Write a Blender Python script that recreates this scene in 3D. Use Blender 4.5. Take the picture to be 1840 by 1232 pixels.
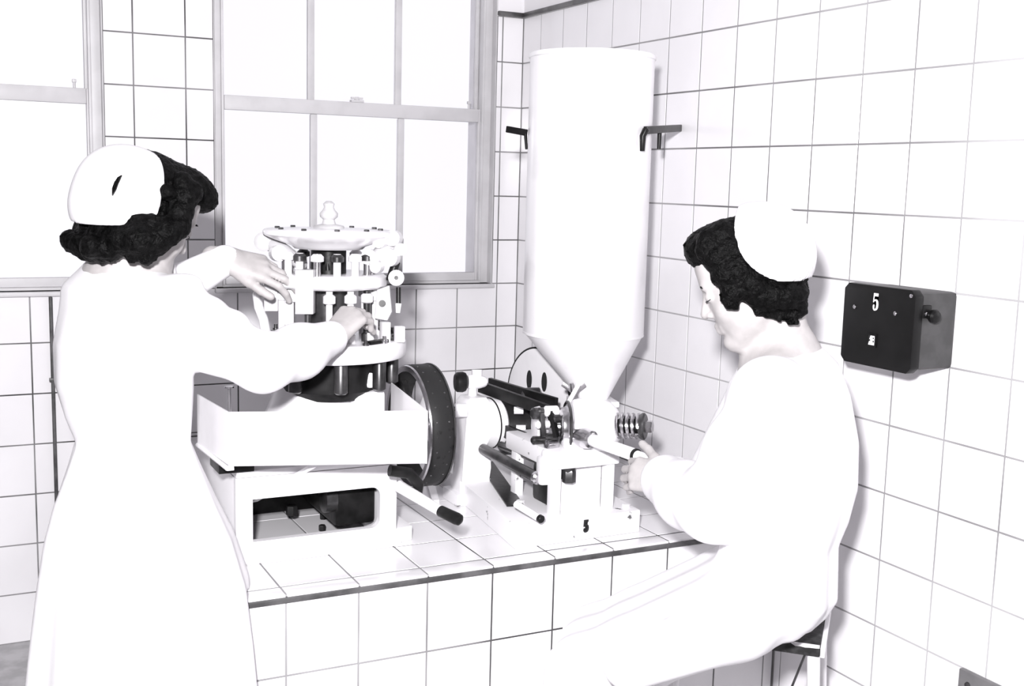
import bpy, bmesh, math, random
import numpy as np
from mathutils import Vector, Matrix

for o in list(bpy.data.objects): bpy.data.objects.remove(o)
scene = bpy.context.scene
COL = scene.collection

# ------------------------------------------------------------------ camera
CAM = np.array([-1.8638, -3.6381, 1.4242]); FPX = 2062.18
YAW, PITCH, ROLL = 0.4705, -0.1385, 0.0261
def _axes():
    cy, sy = math.cos(YAW), math.sin(YAW); cp, sp = math.cos(PITCH), math.sin(PITCH)
    cr, sr = math.cos(ROLL), math.sin(ROLL)
    fwd = np.array([sy*cp, cy*cp, sp]); right = np.array([cy, -sy, 0.0]); up = np.cross(right, fwd)
    return cr*right+sr*up, cr*up-sr*right, fwd
CR, CU, CF = _axes()
cam_data = bpy.data.cameras.new('camera'); cam = bpy.data.objects.new('camera', cam_data); COL.objects.link(cam)
cam_data.sensor_width = 36.0; cam_data.lens = 36.0*FPX/1840.0; cam_data.clip_start = 0.05
M = Matrix(((CR[0], CU[0], -CF[0], CAM[0]), (CR[1], CU[1], -CF[1], CAM[1]), (CR[2], CU[2], -CF[2], CAM[2]), (0, 0, 0, 1)))
cam.matrix_world = M
scene.camera = cam

# ------------------------------------------------------------------ world, lights, exposure
world = bpy.data.worlds.new('world'); scene.world = world; world.use_nodes = True
bg = world.node_tree.nodes['Background']
bg.inputs['Color'].default_value = (0.955, 0.945, 0.985, 1); bg.inputs['Strength'].default_value = 1.15

def flash(name, pos, target, energy, size, blend, radius):
    l = bpy.data.lights.new(name, 'SPOT'); l.energy = energy; l.spot_size = math.radians(size); l.spot_blend = blend
    l.shadow_soft_size = radius; l.color = (1.0, 0.985, 1.0)
    o = bpy.data.objects.new(name, l); COL.objects.link(o); o.location = pos
    d = Vector(target)-Vector(pos); o.rotation_euler = d.to_track_quat('-Z', 'Y').to_euler()
    return o
FLASH_POS = CAM - CR*0.12 + np.array([0, 0, 0.25])
flash('camera_flash', FLASH_POS, (-0.55, -0.9, 1.0), 540.0, 95, 0.35, 0.06)

vs = scene.view_settings
vs.view_transform = 'Standard'; vs.look = 'None'; vs.gamma = 1.0; vs.use_curve_mapping = False
vs.exposure = 0.0

# ------------------------------------------------------------------ geometry of sight: pixel of the photo -> point on a real plane
def ray(x, y): return CF + CR*(x-920)/FPX - CU*(y-616)/FPX
def at(x, y, t): return CAM + ray(x, y)*t                       # t = distance along the viewing axis
def onX(x, y, X): d = ray(x, y); return CAM + d*(X-CAM[0])/d[0]
def onY(x, y, Y): d = ray(x, y); return CAM + d*(Y-CAM[1])/d[1]
def onZ(x, y, Z): d = ray(x, y); return CAM + d*(Z-CAM[2])/d[2]
def V(a): return Vector((float(a[0]), float(a[1]), float(a[2])))

# ------------------------------------------------------------------ materials
def srgb(v): return ((v+0.055)/1.055)**2.4 if v > 0.04045 else v/12.92
MATS = {}
def mat(name, col, rough=0.5, metal=0.0, var=0.0, vscale=8.0, col2=None, bump=0.0, bscale=60.0, lo=0.4, hi=0.6, coat=0.0, detail=4.0):
    if name in MATS: return MATS[name]
    m = bpy.data.materials.new(name); m.use_nodes = True; MATS[name] = m
    nt = m.node_tree; b = nt.nodes['Principled BSDF']
    b.inputs['Roughness'].default_value = rough; b.inputs['Metallic'].default_value = metal
    if coat: b.inputs['Coat Weight'].default_value = coat; b.inputs['Coat Roughness'].default_value = 0.1
    c1 = (*col, 1) if not isinstance(col, (int, float)) else (col, col*0.985, col*1.01, 1)
    tc = nt.nodes.new('ShaderNodeNewGeometry')
    if col2 is not None or var > 0:
        n = nt.nodes.new('ShaderNodeTexNoise'); n.inputs['Scale'].default_value = vscale; n.inputs['Detail'].default_value = detail
        nt.links.new(tc.outputs['Position'], n.inputs['Vector'])
        r = nt.nodes.new('ShaderNodeValToRGB'); r.color_ramp.elements[0].position = lo; r.color_ramp.elements[1].position = hi
        if col2 is None: c2 = tuple(max(0, x*(1-var)) for x in c1[:3])+(1,)
        else: c2 = (*col2, 1) if not isinstance(col2, (int, float)) else (col2, col2*0.985, col2*1.01, 1)
        r.color_ramp.elements[0].color = c2; r.color_ramp.elements[1].color = c1
        nt.links.new(n.outputs['Fac'], r.inputs['Fac']); nt.links.new(r.outputs['Color'], b.inputs['Base Color'])
    else:
        b.inputs['Base Color'].default_value = c1
    if bump > 0:
        n2 = nt.nodes.new('ShaderNodeTexNoise'); n2.inputs['Scale'].default_value = bscale; n2.inputs['Detail'].default_value = 3
        nt.links.new(tc.outputs['Position'], n2.inputs['Vector'])
        bp = nt.nodes.new('ShaderNodeBump'); bp.inputs['Strength'].default_value = bump; bp.inputs['Distance'].default_value = 0.01
        nt.links.new(n2.outputs['Fac'], bp.inputs['Height']); nt.links.new(bp.outputs['Normal'], b.inputs['Normal'])
    return m
TILE = mat('white_glazed_tile', 0.80, 0.22, var=0.05, vscale=3.0, coat=0.2)
GROUT = mat('tile_grout', 0.30, 0.9, col2=0.05, vscale=2.2, lo=0.42, hi=0.62)
PLASTER = mat('white_plaster', 0.80, 0.85, var=0.05, vscale=2.0, bump=0.05)
ROOMWALL = mat('painted_room_wall', 0.62, 0.85, var=0.05, vscale=2.0)
CEIL = mat('ceiling_paint', 0.66, 0.9, var=0.03)
FLOOR = mat('grey_floor', 0.52, 0.6, var=0.25, vscale=14.0)
TRIM = mat('dark_trim', 0.045, 0.4, col2=0.10, vscale=18.0)
FRAME = mat('window_paint', 0.58, 0.45, var=0.10, vscale=10.0)
ENAMEL = mat('white_enamel', 0.82, 0.28, col2=0.70, vscale=6.0, lo=0.25, hi=0.45, coat=0.3)
CASTING = mat('pale_grey_casting', 0.52, 0.35, col2=0.40, vscale=14.0, lo=0.3, hi=0.5)
CHIPPED = mat('chipped_white_enamel', 0.80, 0.35, col2=0.10, vscale=26.0, lo=0.30, hi=0.335, detail=5.0)
STEEL = mat('bright_steel', 0.62, 0.22, metal=1.0, var=0.2, vscale=30)
DSTEEL = mat('dark_steel', 0.10, 0.32, metal=0.75, var=0.5, vscale=22)
BLACK = mat('black_paint', 0.006, 0.35, col2=0.014, vscale=20, bump=0.05)
RUBBER = mat('black_rubber', 0.002, 0.55, col2=0.02, vscale=55, lo=0.62, hi=0.75)
HOLE = mat('dark_interior', 0.012, 0.8, var=0.3)
COAT = mat('white_cotton_coat', 0.82, 0.95, var=0.02, vscale=5, bump=0.03, bscale=250)
CAPM = mat('white_cap_cloth', 0.84, 0.95, var=0.02, bump=0.03, bscale=300)
SKIN = mat('skin', (0.43, 0.41, 0.41), 0.55, var=0.10, vscale=40)
HAIR = mat('dark_hair', 0.0015, 0.5, col2=0.0045, vscale=90, bump=0.5, bscale=140)
LASH = mat('dark_lash', 0.02, 0.6)
SHOE = mat('dark_shoe', 0.03, 0.4)
LEATHER = mat('black_worn_leatherette', 0.016, 0.5, col2=0.045, vscale=45, lo=0.35, hi=0.6, bump=0.2)
STUFF = mat('torn_pale_lining', 0.75, 0.9, var=0.3, vscale=60)
BOXM = mat('black_bakelite', 0.005, 0.38, col2=0.008, vscale=8)
PRINT_W = mat('white_print', 0.85, 0.7)
PRINT_K = mat('black_print', 0.015, 0.7)
GREYP = mat('grey_plate', 0.16, 0.5, var=0.25, vscale=12)
def glass_mat():
    m = bpy.data.materials.new('window_glass'); m.use_nodes = True; nt = m.node_tree; nt.nodes.clear()
    out = nt.nodes.new('ShaderNodeOutputMaterial'); mx = nt.nodes.new('ShaderNodeMixShader')
    tr = nt.nodes.new('ShaderNodeBsdfTransparent'); gl = nt.nodes.new('ShaderNodeBsdfGlossy')
    tr.inputs['Color'].default_value = (0.97, 0.965, 0.98, 1); gl.inputs['Roughness'].default_value = 0.25
    fr = nt.nodes.new('ShaderNodeFresnel'); fr.inputs['IOR'].default_value = 1.35
    nt.links.new(fr.outputs[0], mx.inputs[0]); nt.links.new(tr.outputs[0], mx.inputs[1]); nt.links.new(gl.outputs[0], mx.inputs[2])
    nt.links.new(mx.outputs[0], out.inputs[0]); return m
GLASS = glass_mat()
for m_ in (HAIR, RUBBER, COAT, CAPM, BLACK, BOXM, LEATHER): m_.node_tree.nodes['Principled BSDF'].inputs['Specular IOR Level'].default_value = 0.18
HAIR.node_tree.nodes['Principled BSDF'].inputs['Specular IOR Level'].default_value = 0.06

# ------------------------------------------------------------------ object helpers
def tag(o, label=None, cat=None, group=None, kind=None):
    if label: o['label'] = label
    if cat: o['category'] = cat
    if group: o['group'] = group
    if kind: o['kind'] = kind
    return o
def link(o, parent=None):
    COL.objects.link(o)
    if parent is not None:
        o.parent = parent; o.matrix_parent_inverse = Matrix.Translation(-parent.location)
    return o
def empty(name, loc, label, cat, group=None):
    o = bpy.data.objects.new(name, None); o.empty_display_size = 0.05; o.location = V(loc); COL.objects.link(o)
    return tag(o, label, cat, group)
def obj(name, bm, m, parent=None, smooth=True, angle=35, label=None):
    me = bpy.data.meshes.new(name)
    bmesh.ops.recalc_face_normals(bm, faces=bm.faces)
    bm.to_mesh(me); bm.free()
    if smooth:
        me.shade_smooth() if hasattr(me, 'shade_smooth') else None
        try: me.set_sharp_from_angle(angle=math.radians(angle))
        except Exception: pass
    for mm in (m if isinstance(m, (list, tuple)) else [m]): me.materials.append(mm)
    o = bpy.data.objects.new(name, me); link(o, parent)
    if label: o['label'] = label
    return o
def B(): return bmesh.new()
def box(bm, x0, x1, y0, y1, z0, z1, bev=0.0, rz=0.0, pivot=None, mi=0):
    r = bmesh.ops.create_cube(bm, size=1.0); vs_ = r['verts']
    bmesh.ops.scale(bm, vec=(abs(x1-x0), abs(y1-y0), abs(z1-z0)), verts=vs_)
    c = Vector(((x0+x1)/2, (y0+y1)/2, (z0+z1)/2))
    bmesh.ops.translate(bm, vec=c, verts=vs_)
    if rz: bmesh.ops.rotate(bm, cent=Vector(pivot) if pivot is not None else c, matrix=Matrix.Rotation(rz, 3, 'Z'), verts=vs_)
    es = list({e for v in vs_ for e in v.link_edges}); fs = list({f for v in vs_ for f in v.link_faces})
    for f in fs: f.material_index = mi
    if bev > 0: bmesh.ops.bevel(bm, geom=es, offset=bev, segments=2, affect='EDGES', profile=0.6)
    return bm
def frame_of(d):
    d = V(d).normalized(); a = Vector((0, 0, 1)) if abs(d.z) < 0.9 else Vector((1, 0, 0))
    u = d.cross(a).normalized(); v = d.cross(u).normalized(); return d, u, v
def rev(bm, p0, axis, prof, seg=28, cap=True, mi=0):
    """surface of revolution: prof = [(dist along axis, radius)...]"""
    p0 = V(p0); d, u, v = frame_of(axis); rings = []
    for s, r in prof:
        r = max(r, 1e-5)
        rings.append([bm.verts.new(p0+d*s+(u*math.cos(2*math.pi*k/seg)+v*math.sin(2*math.pi*k/seg))*r) for k in range(seg)])
    for a, b in zip(rings, rings[1:]):
        for k in range(seg):
            f = bm.faces.new((a[k], a[(k+1) % seg], b[(k+1) % seg], b[k])); f.material_index = mi
    if cap:
        for rr in (rings[0], rings[-1]):
            f = bm.faces.new(rr); f.material_index = mi
    return bm
def cyl(bm, p0, p1, r0, r1=None, seg=20, bev=0.0, mi=0):
    r1 = r0 if r1 is None else r1; p0, p1 = V(p0), V(p1); L = (p1-p0).length
    pr = [(0, r0), (L, r1)]
    if bev: pr = [(0, r0-bev), (bev, r0), (L-bev, r1), (L, r1-bev)]
    return rev(bm, p0, p1-p0, pr, seg, mi=mi)
def tube(bm, pts, r, seg=10, closed=False):
    pts = [V(p) for p in pts]; n = len(pts); rings = []
    d0 = (pts[1]-pts[0]).normalized(); _, u, v = frame_of(d0)
    for i, p in enumerate(pts):
        t = (pts[(i+1) % n]-pts[i-1]) if (closed or 0 < i < n-1) else (pts[1]-pts[0] if i == 0 else pts[-1]-pts[-2])
        t.normalize(); u = (u-t*u.dot(t)).normalized(); v = t.cross(u)
        rr = r[i] if isinstance(r, (list, tuple)) else r
        rings.append([bm.verts.new(p+(u*math.cos(2*math.pi*k/seg)+v*math.sin(2*math.pi*k/seg))*rr) for k in range(seg)])
    m = n if closed else n-1
    for i in range(m):
        a, b = rings[i], rings[(i+1) % n]
        for k in range(seg): bm.faces.new((a[k], a[(k+1) % seg], b[(k+1) % seg], b[k]))
    if not closed: bm.faces.new(rings[0]); bm.faces.new(rings[-1])
    return bm
def prism(bm, poly, ext, mi=0, bev=0.0):
    """planar polygon of 3-D points extruded by vector ext"""
    e = V(ext); a = [bm.verts.new(V(p)) for p in poly]; b = [bm.verts.new(V(p)+e) for p in poly]
    n = len(a); fs = [bm.faces.new(a), bm.faces.new(b[::-1])]
    for k in range(n): fs.append(bm.faces.new((a[k], b[k], b[(k+1) % n], a[(k+1) % n])))
    for f in fs: f.material_index = mi
    if bev > 0:
        es = list({ed for f in fs for ed in f.edges}); bmesh.ops.bevel(bm, geom=es, offset=bev, segments=2, affect='EDGES', profile=0.6)
    return bm
def bar(bm, p0, p1, w, h, up=(0, 0, 1), bev=0.0):
    """rectangular bar from p0 to p1, w across, h along up"""
    p0, p1 = V(p0), V(p1); d = (p1-p0).normalized(); s = d.cross(V(up)).normalized(); u = s.cross(d)
    poly = [p0+s*w/2+u*h/2, p0-s*w/2+u*h/2, p0-s*w/2-u*h/2, p0+s*w/2-u*h/2]
    return prism(bm, poly, p1-p0, bev=bev)
def ball(bm, c, r, seg=16, sc=(1, 1, 1)):
    rr = bmesh.ops.create_uvsphere(bm, u_segments=seg, v_segments=max(6, seg//2), radius=r)
    bmesh.ops.scale(bm, vec=sc, verts=rr['verts']); bmesh.ops.translate(bm, vec=V(c), verts=rr['verts']); return bm
def hexnut(bm, p, axis, r, h):
    return rev(bm, p, axis, [(0, r), (h*0.85, r), (h, r*0.86)], seg=6)

# ------------------------------------------------------------------ signed-distance bodies (figures, cloth, hair)
class Field:
    def __init__(s, lo, hi, step, zones=()):
        ax = []
        for k in range(3):
            c, out = lo[k], []
            while c < hi[k]:
                out.append(c); h = step
                for zl, zh, zs in zones:
                    if zl[k]-zs <= c <= zh[k]: h = min(h, zs)
                c += h
            out.append(c); ax.append(np.array(out, dtype=np.float32))
        s.ax = ax; s.F = np.full([len(a) for a in ax], 1.0, np.float32)
    def sub(s, lo, hi):
        i = [(max(0, np.searchsorted(a, l)-1), min(len(a), np.searchsorted(a, h)+1)) for a, l, h in zip(s.ax, lo, hi)]
        sl = tuple(slice(*q) for q in i)
        X, Y, Z = s.ax[0][sl[0]][:, None, None], s.ax[1][sl[1]][None, :, None], s.ax[2][sl[2]][None, None, :]
        return sl, X, Y, Z
    def mix(s, sl, d, k, cut=False):
        F = s.F[sl]
        if cut:
            h = np.clip(0.5-0.5*(F+d)/k, 0, 1); s.F[sl] = F*(1-h)-d*h+k*h*(1-h)
        else:
            h = np.clip(0.5+0.5*(F-d)/k, 0, 1); s.F[sl] = F*(1-h)+d*h-k*h*(1-h)
    def cap(s, p0, p1, r0, r1=None, k=0.01, cut=False):
        r1 = r0 if r1 is None else r1; p0 = np.array(p0, float); p1 = np.array(p1, float); m = max(r0, r1)+k+0.03
        sl, X, Y, Z = s.sub(np.minimum(p0, p1)-m, np.maximum(p0, p1)+m)
        d = p1-p0; L2 = max(float(d@d), 1e-9)
        t = np.clip(((X-p0[0])*d[0]+(Y-p0[1])*d[1]+(Z-p0[2])*d[2])/L2, 0, 1).astype(np.float32)
        q = np.sqrt((X-p0[0]-t*d[0])**2+(Y-p0[1]-t*d[1])**2+(Z-p0[2]-t*d[2])**2)-(r0+(r1-r0)*t)
        s.mix(sl, q.astype(np.float32), k, cut)
    def chain(s, pts, rs, k=0.01):
        for a, b, r0, r1 in zip(pts, pts[1:], rs, rs[1:]): s.cap(a, b, r0, r1, k)
    def ell(s, c, r, R=None, k=0.01, cut=False, clip=None, tubec=None):
        c = np.array(c, float); m = max(r)+k+0.03
        sl, X, Y, Z = s.sub(c-m, c+m); x, y, z = X-c[0], Y-c[1], Z-c[2]
        if R is not None:
            a, b_, c_ = [R[:, j] for j in range(3)]
            x, y, z = (x*a[0]+y*a[1]+z*a[2]), (x*b_[0]+y*b_[1]+z*b_[2]), (x*c_[0]+y*c_[1]+z*c_[2])
        k0 = np.sqrt((x/r[0])**2+(y/r[1])**2+(z/r[2])**2); k1 = np.sqrt((x/r[0]**2)**2+(y/r[1]**2)**2+(z/r[2]**2)**2)
        d = k0*(k0-1)/np.maximum(k1, 1e-6)
        if clip is not None:
            for n, off in clip:      # keep the side n.x < off (local coords)
                d = np.maximum(d, x*n[0]+y*n[1]+z*n[2]-off)
        if tubec is not None:        # keep what lies inside a round tube: point, axis, radius
            P_, ax_, rad_ = tubec; ex, ey, ez = X-P_[0], Y-P_[1], Z-P_[2]; dt = ex*ax_[0]+ey*ax_[1]+ez*ax_[2]
            d = np.maximum(d, np.sqrt(np.maximum(ex**2+ey**2+ez**2-dt**2, 0))-rad_)
        s.mix(sl, d.astype(np.float32), k, cut)
    def stack(s, rows, A, Bv, k=0.02, fold=0.0, nf=9, ph=0.0, fz=None):
        """rows = [(centre xyz, half a along A, half b along Bv)...] by falling z"""
        rows = sorted(rows, key=lambda q: q[0][2]); zz = np.array([q[0][2] for q in rows])
        cx, cy, a, b = [np.array(v) for v in zip(*[(q[0][0], q[0][1], q[1], q[2]) for q in rows])]
        m = max(a.max(), b.max())+0.06
        sl, X, Y, Z = s.sub((cx.min()-m, cy.min()-m, zz[0]-0.02), (cx.max()+m, cy.max()+m, zz[-1]+0.05))
        z = Z.ravel(); I = lambda v: np.interp(z, zz, v)[None, None, :]
        x, y = X-I(cx), Y-I(cy); u = x*A[0]+y*A[1]; v = x*Bv[0]+y*Bv[1]
        q = np.sqrt((u/I(a))**2+(v/I(b))**2); mn = np.minimum(I(a), I(b)); d = (q-1)*mn
        if fold:
            amp = np.interp(z, [p[0] for p in fz], [p[1] for p in fz])[None, None, :]*fold
            th = np.arctan2(v, u); d = d+amp*(np.sin(nf*th+ph+2.0*np.sin(3*Z))+0.5*np.sin((nf*1.7//1)*th+1.3*ph))
        d = np.maximum(np.maximum(d, Z-zz[-1]), zz[0]-Z)
        s.mix(sl, d.astype(np.float32), k)
    def mesh(s, name, m, parent=None, disp=None):
        F = s.F
        if disp is not None: F = F+disp(s.ax[0][:, None, None], s.ax[1][None, :, None], s.ax[2][None, None, :]).astype(np.float32)*(np.abs(F) < 0.05)
        In = F < 0; n = F.shape
        c = np.zeros([q-1 for q in n], np.int8)
        for i in (0, 1):
            for j in (0, 1):
                for k in (0, 1): c += In[i:n[0]-1+i, j:n[1]-1+j, k:n[2]-1+k]
        act = np.argwhere((c > 0) & (c < 8)); idx = np.full(c.shape, -1, np.int32); idx[tuple(act.T)] = np.arange(len(act))
        P = np.zeros((len(act), 3)); N = np.zeros(len(act)); co = {}
        for i in (0, 1):
            for j in (0, 1):
                for k in (0, 1):
                    a = act+np.array([i, j, k]); co[i, j, k] = (F[tuple(a.T)], np.stack([s.ax[q][a[:, q]] for q in range(3)], 1))
        for a in co:
            for q in range(3):
                if a[q] == 0:
                    b = tuple(1 if w == q else a[w] for w in range(3)); fa, pa = co[a]; fb, pb = co[b]
                    x = (fa < 0) != (fb < 0); den = np.where(x, fa-fb, 1); t = np.clip(fa/den, 0, 1)
                    P[x] += (pa+(pb-pa)*t[:, None])[x]; N[x] += 1
        P /= N[:, None]; quads = []
        for q in range(3):
            o1, o2 = [w for w in range(3) if w != q]
            sl0 = [slice(None)]*3; sl1 = [slice(None)]*3; sl0[q] = slice(0, -1); sl1[q] = slice(1, None)
            A = In[tuple(sl0)]; E = np.argwhere(A != In[tuple(sl1)])
            E = E[(E[:, o1] > 0) & (E[:, o2] > 0) & (E[:, o1] < n[o1]-1) & (E[:, o2] < n[o2]-1)]
            def cell(d1, d2):
                e = E.copy(); e[:, o1] -= d1; e[:, o2] -= d2; return idx[tuple(e.T)]
            Q = np.stack([cell(1, 1), cell(0, 1), cell(0, 0), cell(1, 0)], 1)
            fl = A[tuple(E.T)] if q != 1 else ~A[tuple(E.T)]
            Q[~fl] = Q[~fl][:, ::-1]; quads.append(Q)
        Q = np.concatenate(quads); me = bpy.data.meshes.new(name)
        me.vertices.add(len(P)); me.vertices.foreach_set('co', P.ravel().astype(np.float32))
        me.loops.add(Q.size); me.loops.foreach_set('vertex_index', Q.ravel().astype(np.int32))
        me.polygons.add(len(Q)); me.polygons.foreach_set('loop_start', np.arange(0, Q.size, 4, dtype=np.int32))
        me.update(calc_edges=True); me.validate(); me.shade_smooth(); me.materials.append(m)
        o = bpy.data.objects.new(name, me); link(o, parent); return o

# ================================================================== ROOM
T = 0.153; JT = 0.0034
RX0, RY0, RH = -3.7, -4.7, 3.0
_tiles = {}
def tile_mesh(w, h):
    key = (round(w, 3), round(h, 3))
    if key not in _tiles:
        bm = B(); e = 0.0012; d = 0.0045
        q = [(-w/2, -h/2), (w/2, -h/2), (w/2, h/2), (-w/2, h/2)]
        a = [bm.verts.new((x-math.copysign(e, x), y-math.copysign(e, y), 0)) for x, y in q]
        b = [bm.verts.new((x, y, -e)) for x, y in q]; c = [bm.verts.new((x, y, -d)) for x, y in q]
        bm.faces.new(a)
        for k in range(4):
            l = (k+1) % 4
            bm.faces.new((b[k], b[l], a[l], a[k])); bm.faces.new((c[k], c[l], b[l], b[k]))
        me = bpy.data.meshes.new('tile'); bm.to_mesh(me); bm.free(); me.materials.append(TILE); _tiles[key] = me
    return _tiles[key]
rt = random.Random(4)
def lay(us, vs_, holes, place, parent):
    """tiles on a grid us x vs_, cut where they meet holes (u0,u1,v0,v1)"""
    for u0, u1 in zip(us, us[1:]):
        for v0, v1 in zip(vs_, vs_[1:]):
            R = [(u0, u1, v0, v1)]
            for a, b, c, d in holes:
                N = []
                for (p, q, r, s) in R:
                    if p >= b or q <= a or r >= d or s <= c: N.append((p, q, r, s)); continue
                    if p < a: N.append((p, a, r, s))
                    if q > b: N.append((b, q, r, s))
                    P_, Q_ = max(p, a), min(q, b)
                    if r < c: N.append((P_, Q_, r, c))
                    if s > d: N.append((P_, Q_, d, s))
                R = N
            for (p, q, r, s) in R:
                w, h = q-p-JT, s-r-JT
                if w < 0.008 or h < 0.008: continue
                o = bpy.data.objects.new('tile', tile_mesh(w, h)); link(o, parent)
                mw = place((p+q)/2, (r+s)/2)
                tw = Matrix.Rotation(rt.uniform(-.0025, .0025), 4, 'X') @ Matrix.Rotation(rt.uniform(-.0025, .0025), 4, 'Y')
                o.matrix_basis = mw @ tw
def steps(a, b, off, st):
    v = [a]; k = math.ceil((a-off)/st+1e-6)
    while off+k*st < b-1e-4:
        if off+k*st > a+1e-4: v.append(off+k*st)
        k += 1
    return v+[b]

W1 = (-1.066, -0.100, 1.071, 2.62); W2 = (-2.36, -1.389, 1.071, 2.62)   # window openings
ZT = 13*T
def wall_obj(name, boxes, mats):
    bm = B()
    for (x0, x1, y0, y1, z0, z1, mi) in boxes: box(bm, x0, x1, y0, y1, z0, z1, mi=mi)
    o = obj(name, bm, mats, smooth=False); tag(o, kind='structure'); return o
G = 0.0009; WT = 0.22
bx = []
for x0, x1, z0, z1 in [(RX0, W2[0], 0, RH), (W2[0], W2[1], 0, W2[2]), (W2[1], W1[0], 0, RH), (W1[0], W1[1], 0, W1[2]), (W1[1], WT, 0, RH),
                       (W2[0], W2[1], W2[3], RH), (W1[0], W1[1], W1[3], RH)]:
    if z0 < ZT: bx.append((x0, x1, G, WT, z0, min(z1, ZT), 0))
    if z1 > ZT: bx.append((x0, x1, 0, WT, max(z0, ZT), z1, 1))
wall_back = wall_obj('wall_back', bx, [GROUT, PLASTER])
xs = steps(-2.6, 0.0, -0.0794, T); zs = [k*T for k in range(14)]
lay(xs, zs, [W1, W2, (-1.345, 0.0, 0.0, 0.6)], lambda x, z: Matrix.Translation((x, 0, z)) @ Matrix.Rotation(math.pi/2, 4, 'X'), wall_back)
wall_right = wall_obj('wall_right', [(G, WT, RY0, 0, 0, ZT, 0), (0, WT, RY0, 0, ZT, RH, 1)], [mat('pale_grout', 0.42, 0.9, col2=0.14, vscale=1.6, lo=0.38, hi=0.62), PLASTER])
ys = steps(-2.75, 0.0, -0.892-20*T, T)
MR = Matrix.Rotation(-math.pi/2, 4, 'Z') @ Matrix.Rotation(math.pi/2, 4, 'X')
lay(ys, zs, [(-1.48, 0.0, 0.0, 0.6)], lambda y, z: Matrix.Translation((0, y, z)) @ MR, wall_right)
tag(obj('floor', box(B(), RX0-0.2, WT, RY0-0.2, WT, -0.1, 0), FLOOR, smooth=False), kind='structure')
tag(obj('ceiling', box(B(), RX0-0.2, WT, RY0-0.2, WT, RH, RH+0.1), CEIL, smooth=False), kind='structure')
tag(obj('wall_left', box(B(), RX0-0.2, RX0, RY0-0.2, WT, 0, RH), ROOMWALL, smooth=False), kind='structure')
tag(obj('wall_rear', box(B(), RX0, WT, RY0-0.2, RY0, 0, RH), ROOMWALL, smooth=False), kind='structure')
# dark capping line above the tiles
bm = B(); box(bm, W1[1]-0.002, 0.0, -0.012, 0.001, ZT, ZT+0.016, bev=0.004)
tag(obj('trim_1', bm, TRIM), kind='structure')
bm = B(); box(bm, W2[1], W1[0], -0.012, 0.001, ZT, ZT+0.016, bev=0.004)
tag(obj('trim_2', bm, TRIM), kind='structure')
bm = B(); box(bm, -0.012, 0.001, -2.75, -0.0, ZT, ZT+0.016, bev=0.004)
tag(obj('trim_3', bm, TRIM), kind='structure')

# ------------------------------------------------------------------ windows
def window(n, x0, x1, z0, z1, mun, zr):
    """double-hung window: casing, two sashes with glazing bars, six panes"""
    root = bpy.data.objects.new('window_%d' % n, None); root.location = ((x0+x1)/2, 0.0, z0); COL.objects.link(root); tag(root, kind='structure')
    F0, F1 = 0.035, 0.11; jw = 0.030
    bm = B(); box(bm, x0, x0+jw, F0, F1, z0, z1, bev=.003); box(bm, x1-jw, x1, F0, F1, z0, z1, bev=.003)
    box(bm, x0+jw, x1-jw, F0, F1, z1-jw, z1, bev=.003); box(bm, x0+jw, x1-jw, F0, F1, z0, z0+.008)
    obj('casing', bm, FRAME, root)
    bm = B(); box(bm, x0, x0+.003, .002, WT, z0, z1); box(bm, x1-.003, x1, .002, WT, z0, z1); obj('reveal', bm, FRAME, root)
    bm = B()
    for s in (x0+jw, x1-jw-0.008): box(bm, s, s+0.008, F0-0.006, F0+0.02, z0+.008, z1-jw, bev=.002)
    obj('stop_bead', bm, FRAME, root)
    ix0, ix1 = x0+jw+.001, x1-jw-.001
    for nm, a, b, yy, rb, rtp in (('lower_sash', z0+.008, zr[1], 0.048, .028, zr[1]-zr[0]), ('upper_sash', zr[0]+.008, z1-jw, 0.080, zr[1]-zr[0]-.012, .04)):
        st = 0.012
        sash = B(); d0, d1 = yy, yy+.026
        box(sash, ix0, ix0+st, d0, d1, a, b, bev=.003); box(sash, ix1-st, ix1, d0, d1, a, b, bev=.003)
        box(sash, ix0+st, ix1-st, d0, d1, a, a+rb, bev=.003); box(sash, ix0+st, ix1-st, d0, d1, b-rtp, b, bev=.003)
        so = obj(nm, sash, FRAME, root)
        xx = [ix0+st]+list(mun)+[ix1-st]
        for m_ in mun:
            bm = B(); box(bm, m_-.0115, m_+.0115, d0+.004, d1-.004, a+rb, b-rtp, bev=.004); obj('glazing_bar', bm, FRAME, so)
        for k, (p, q) in enumerate(zip(xx, xx[1:])):
            bm = B(); box(bm, p+(.0115 if k else 0), q-(.0115 if k < len(xx)-2 else 0), d0+.011, d0+.015, a+rb, b-rtp)
            obj('pane', bm, GLASS, so, smooth=False)
    bm = B(); mx = (x0+x1)/2
    box(bm, mx-.022, mx+.022, 0.050, 0.072, zr[1], zr[1]+.008, bev=.002); cyl(bm, (mx, .061, zr[1]+.008), (mx, .061, zr[1]+.018), .009, .006)
    bar(bm, (mx-.02, .061, zr[1]+.014), (mx+.02, .061, zr[1]+.014), .01, .006); obj('sash_catch', bm, FRAME, root)
    bm = B(); hx = x1-jw-.045; cyl(bm, (hx, .060, zr[1]), (hx, .060, zr[1]+.02), .004); box(bm, hx-.006, hx+.006, .054, .066, zr[1]+.016, zr[1]+.026, bev=.002)
    obj('sash_stop', bm, FRAME, root)
    bm = B(); box(bm, x0-.004, x1+.004, -0.018, F1, z0-.014, z0, bev=.004); obj('sill', bm, FRAME, root)
    return root
zr = (float(onY(630, 208, .05)[2]), float(onY(630, 183, .05)[2]))
window(1, *W1, [float(onY(563, 300, .06)[0]), float(onY(719, 300, .06)[0])], zr)
window(2, *W2, [-2.04, -1.72], (zr[0]-.005, zr[1]-.005))

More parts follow.
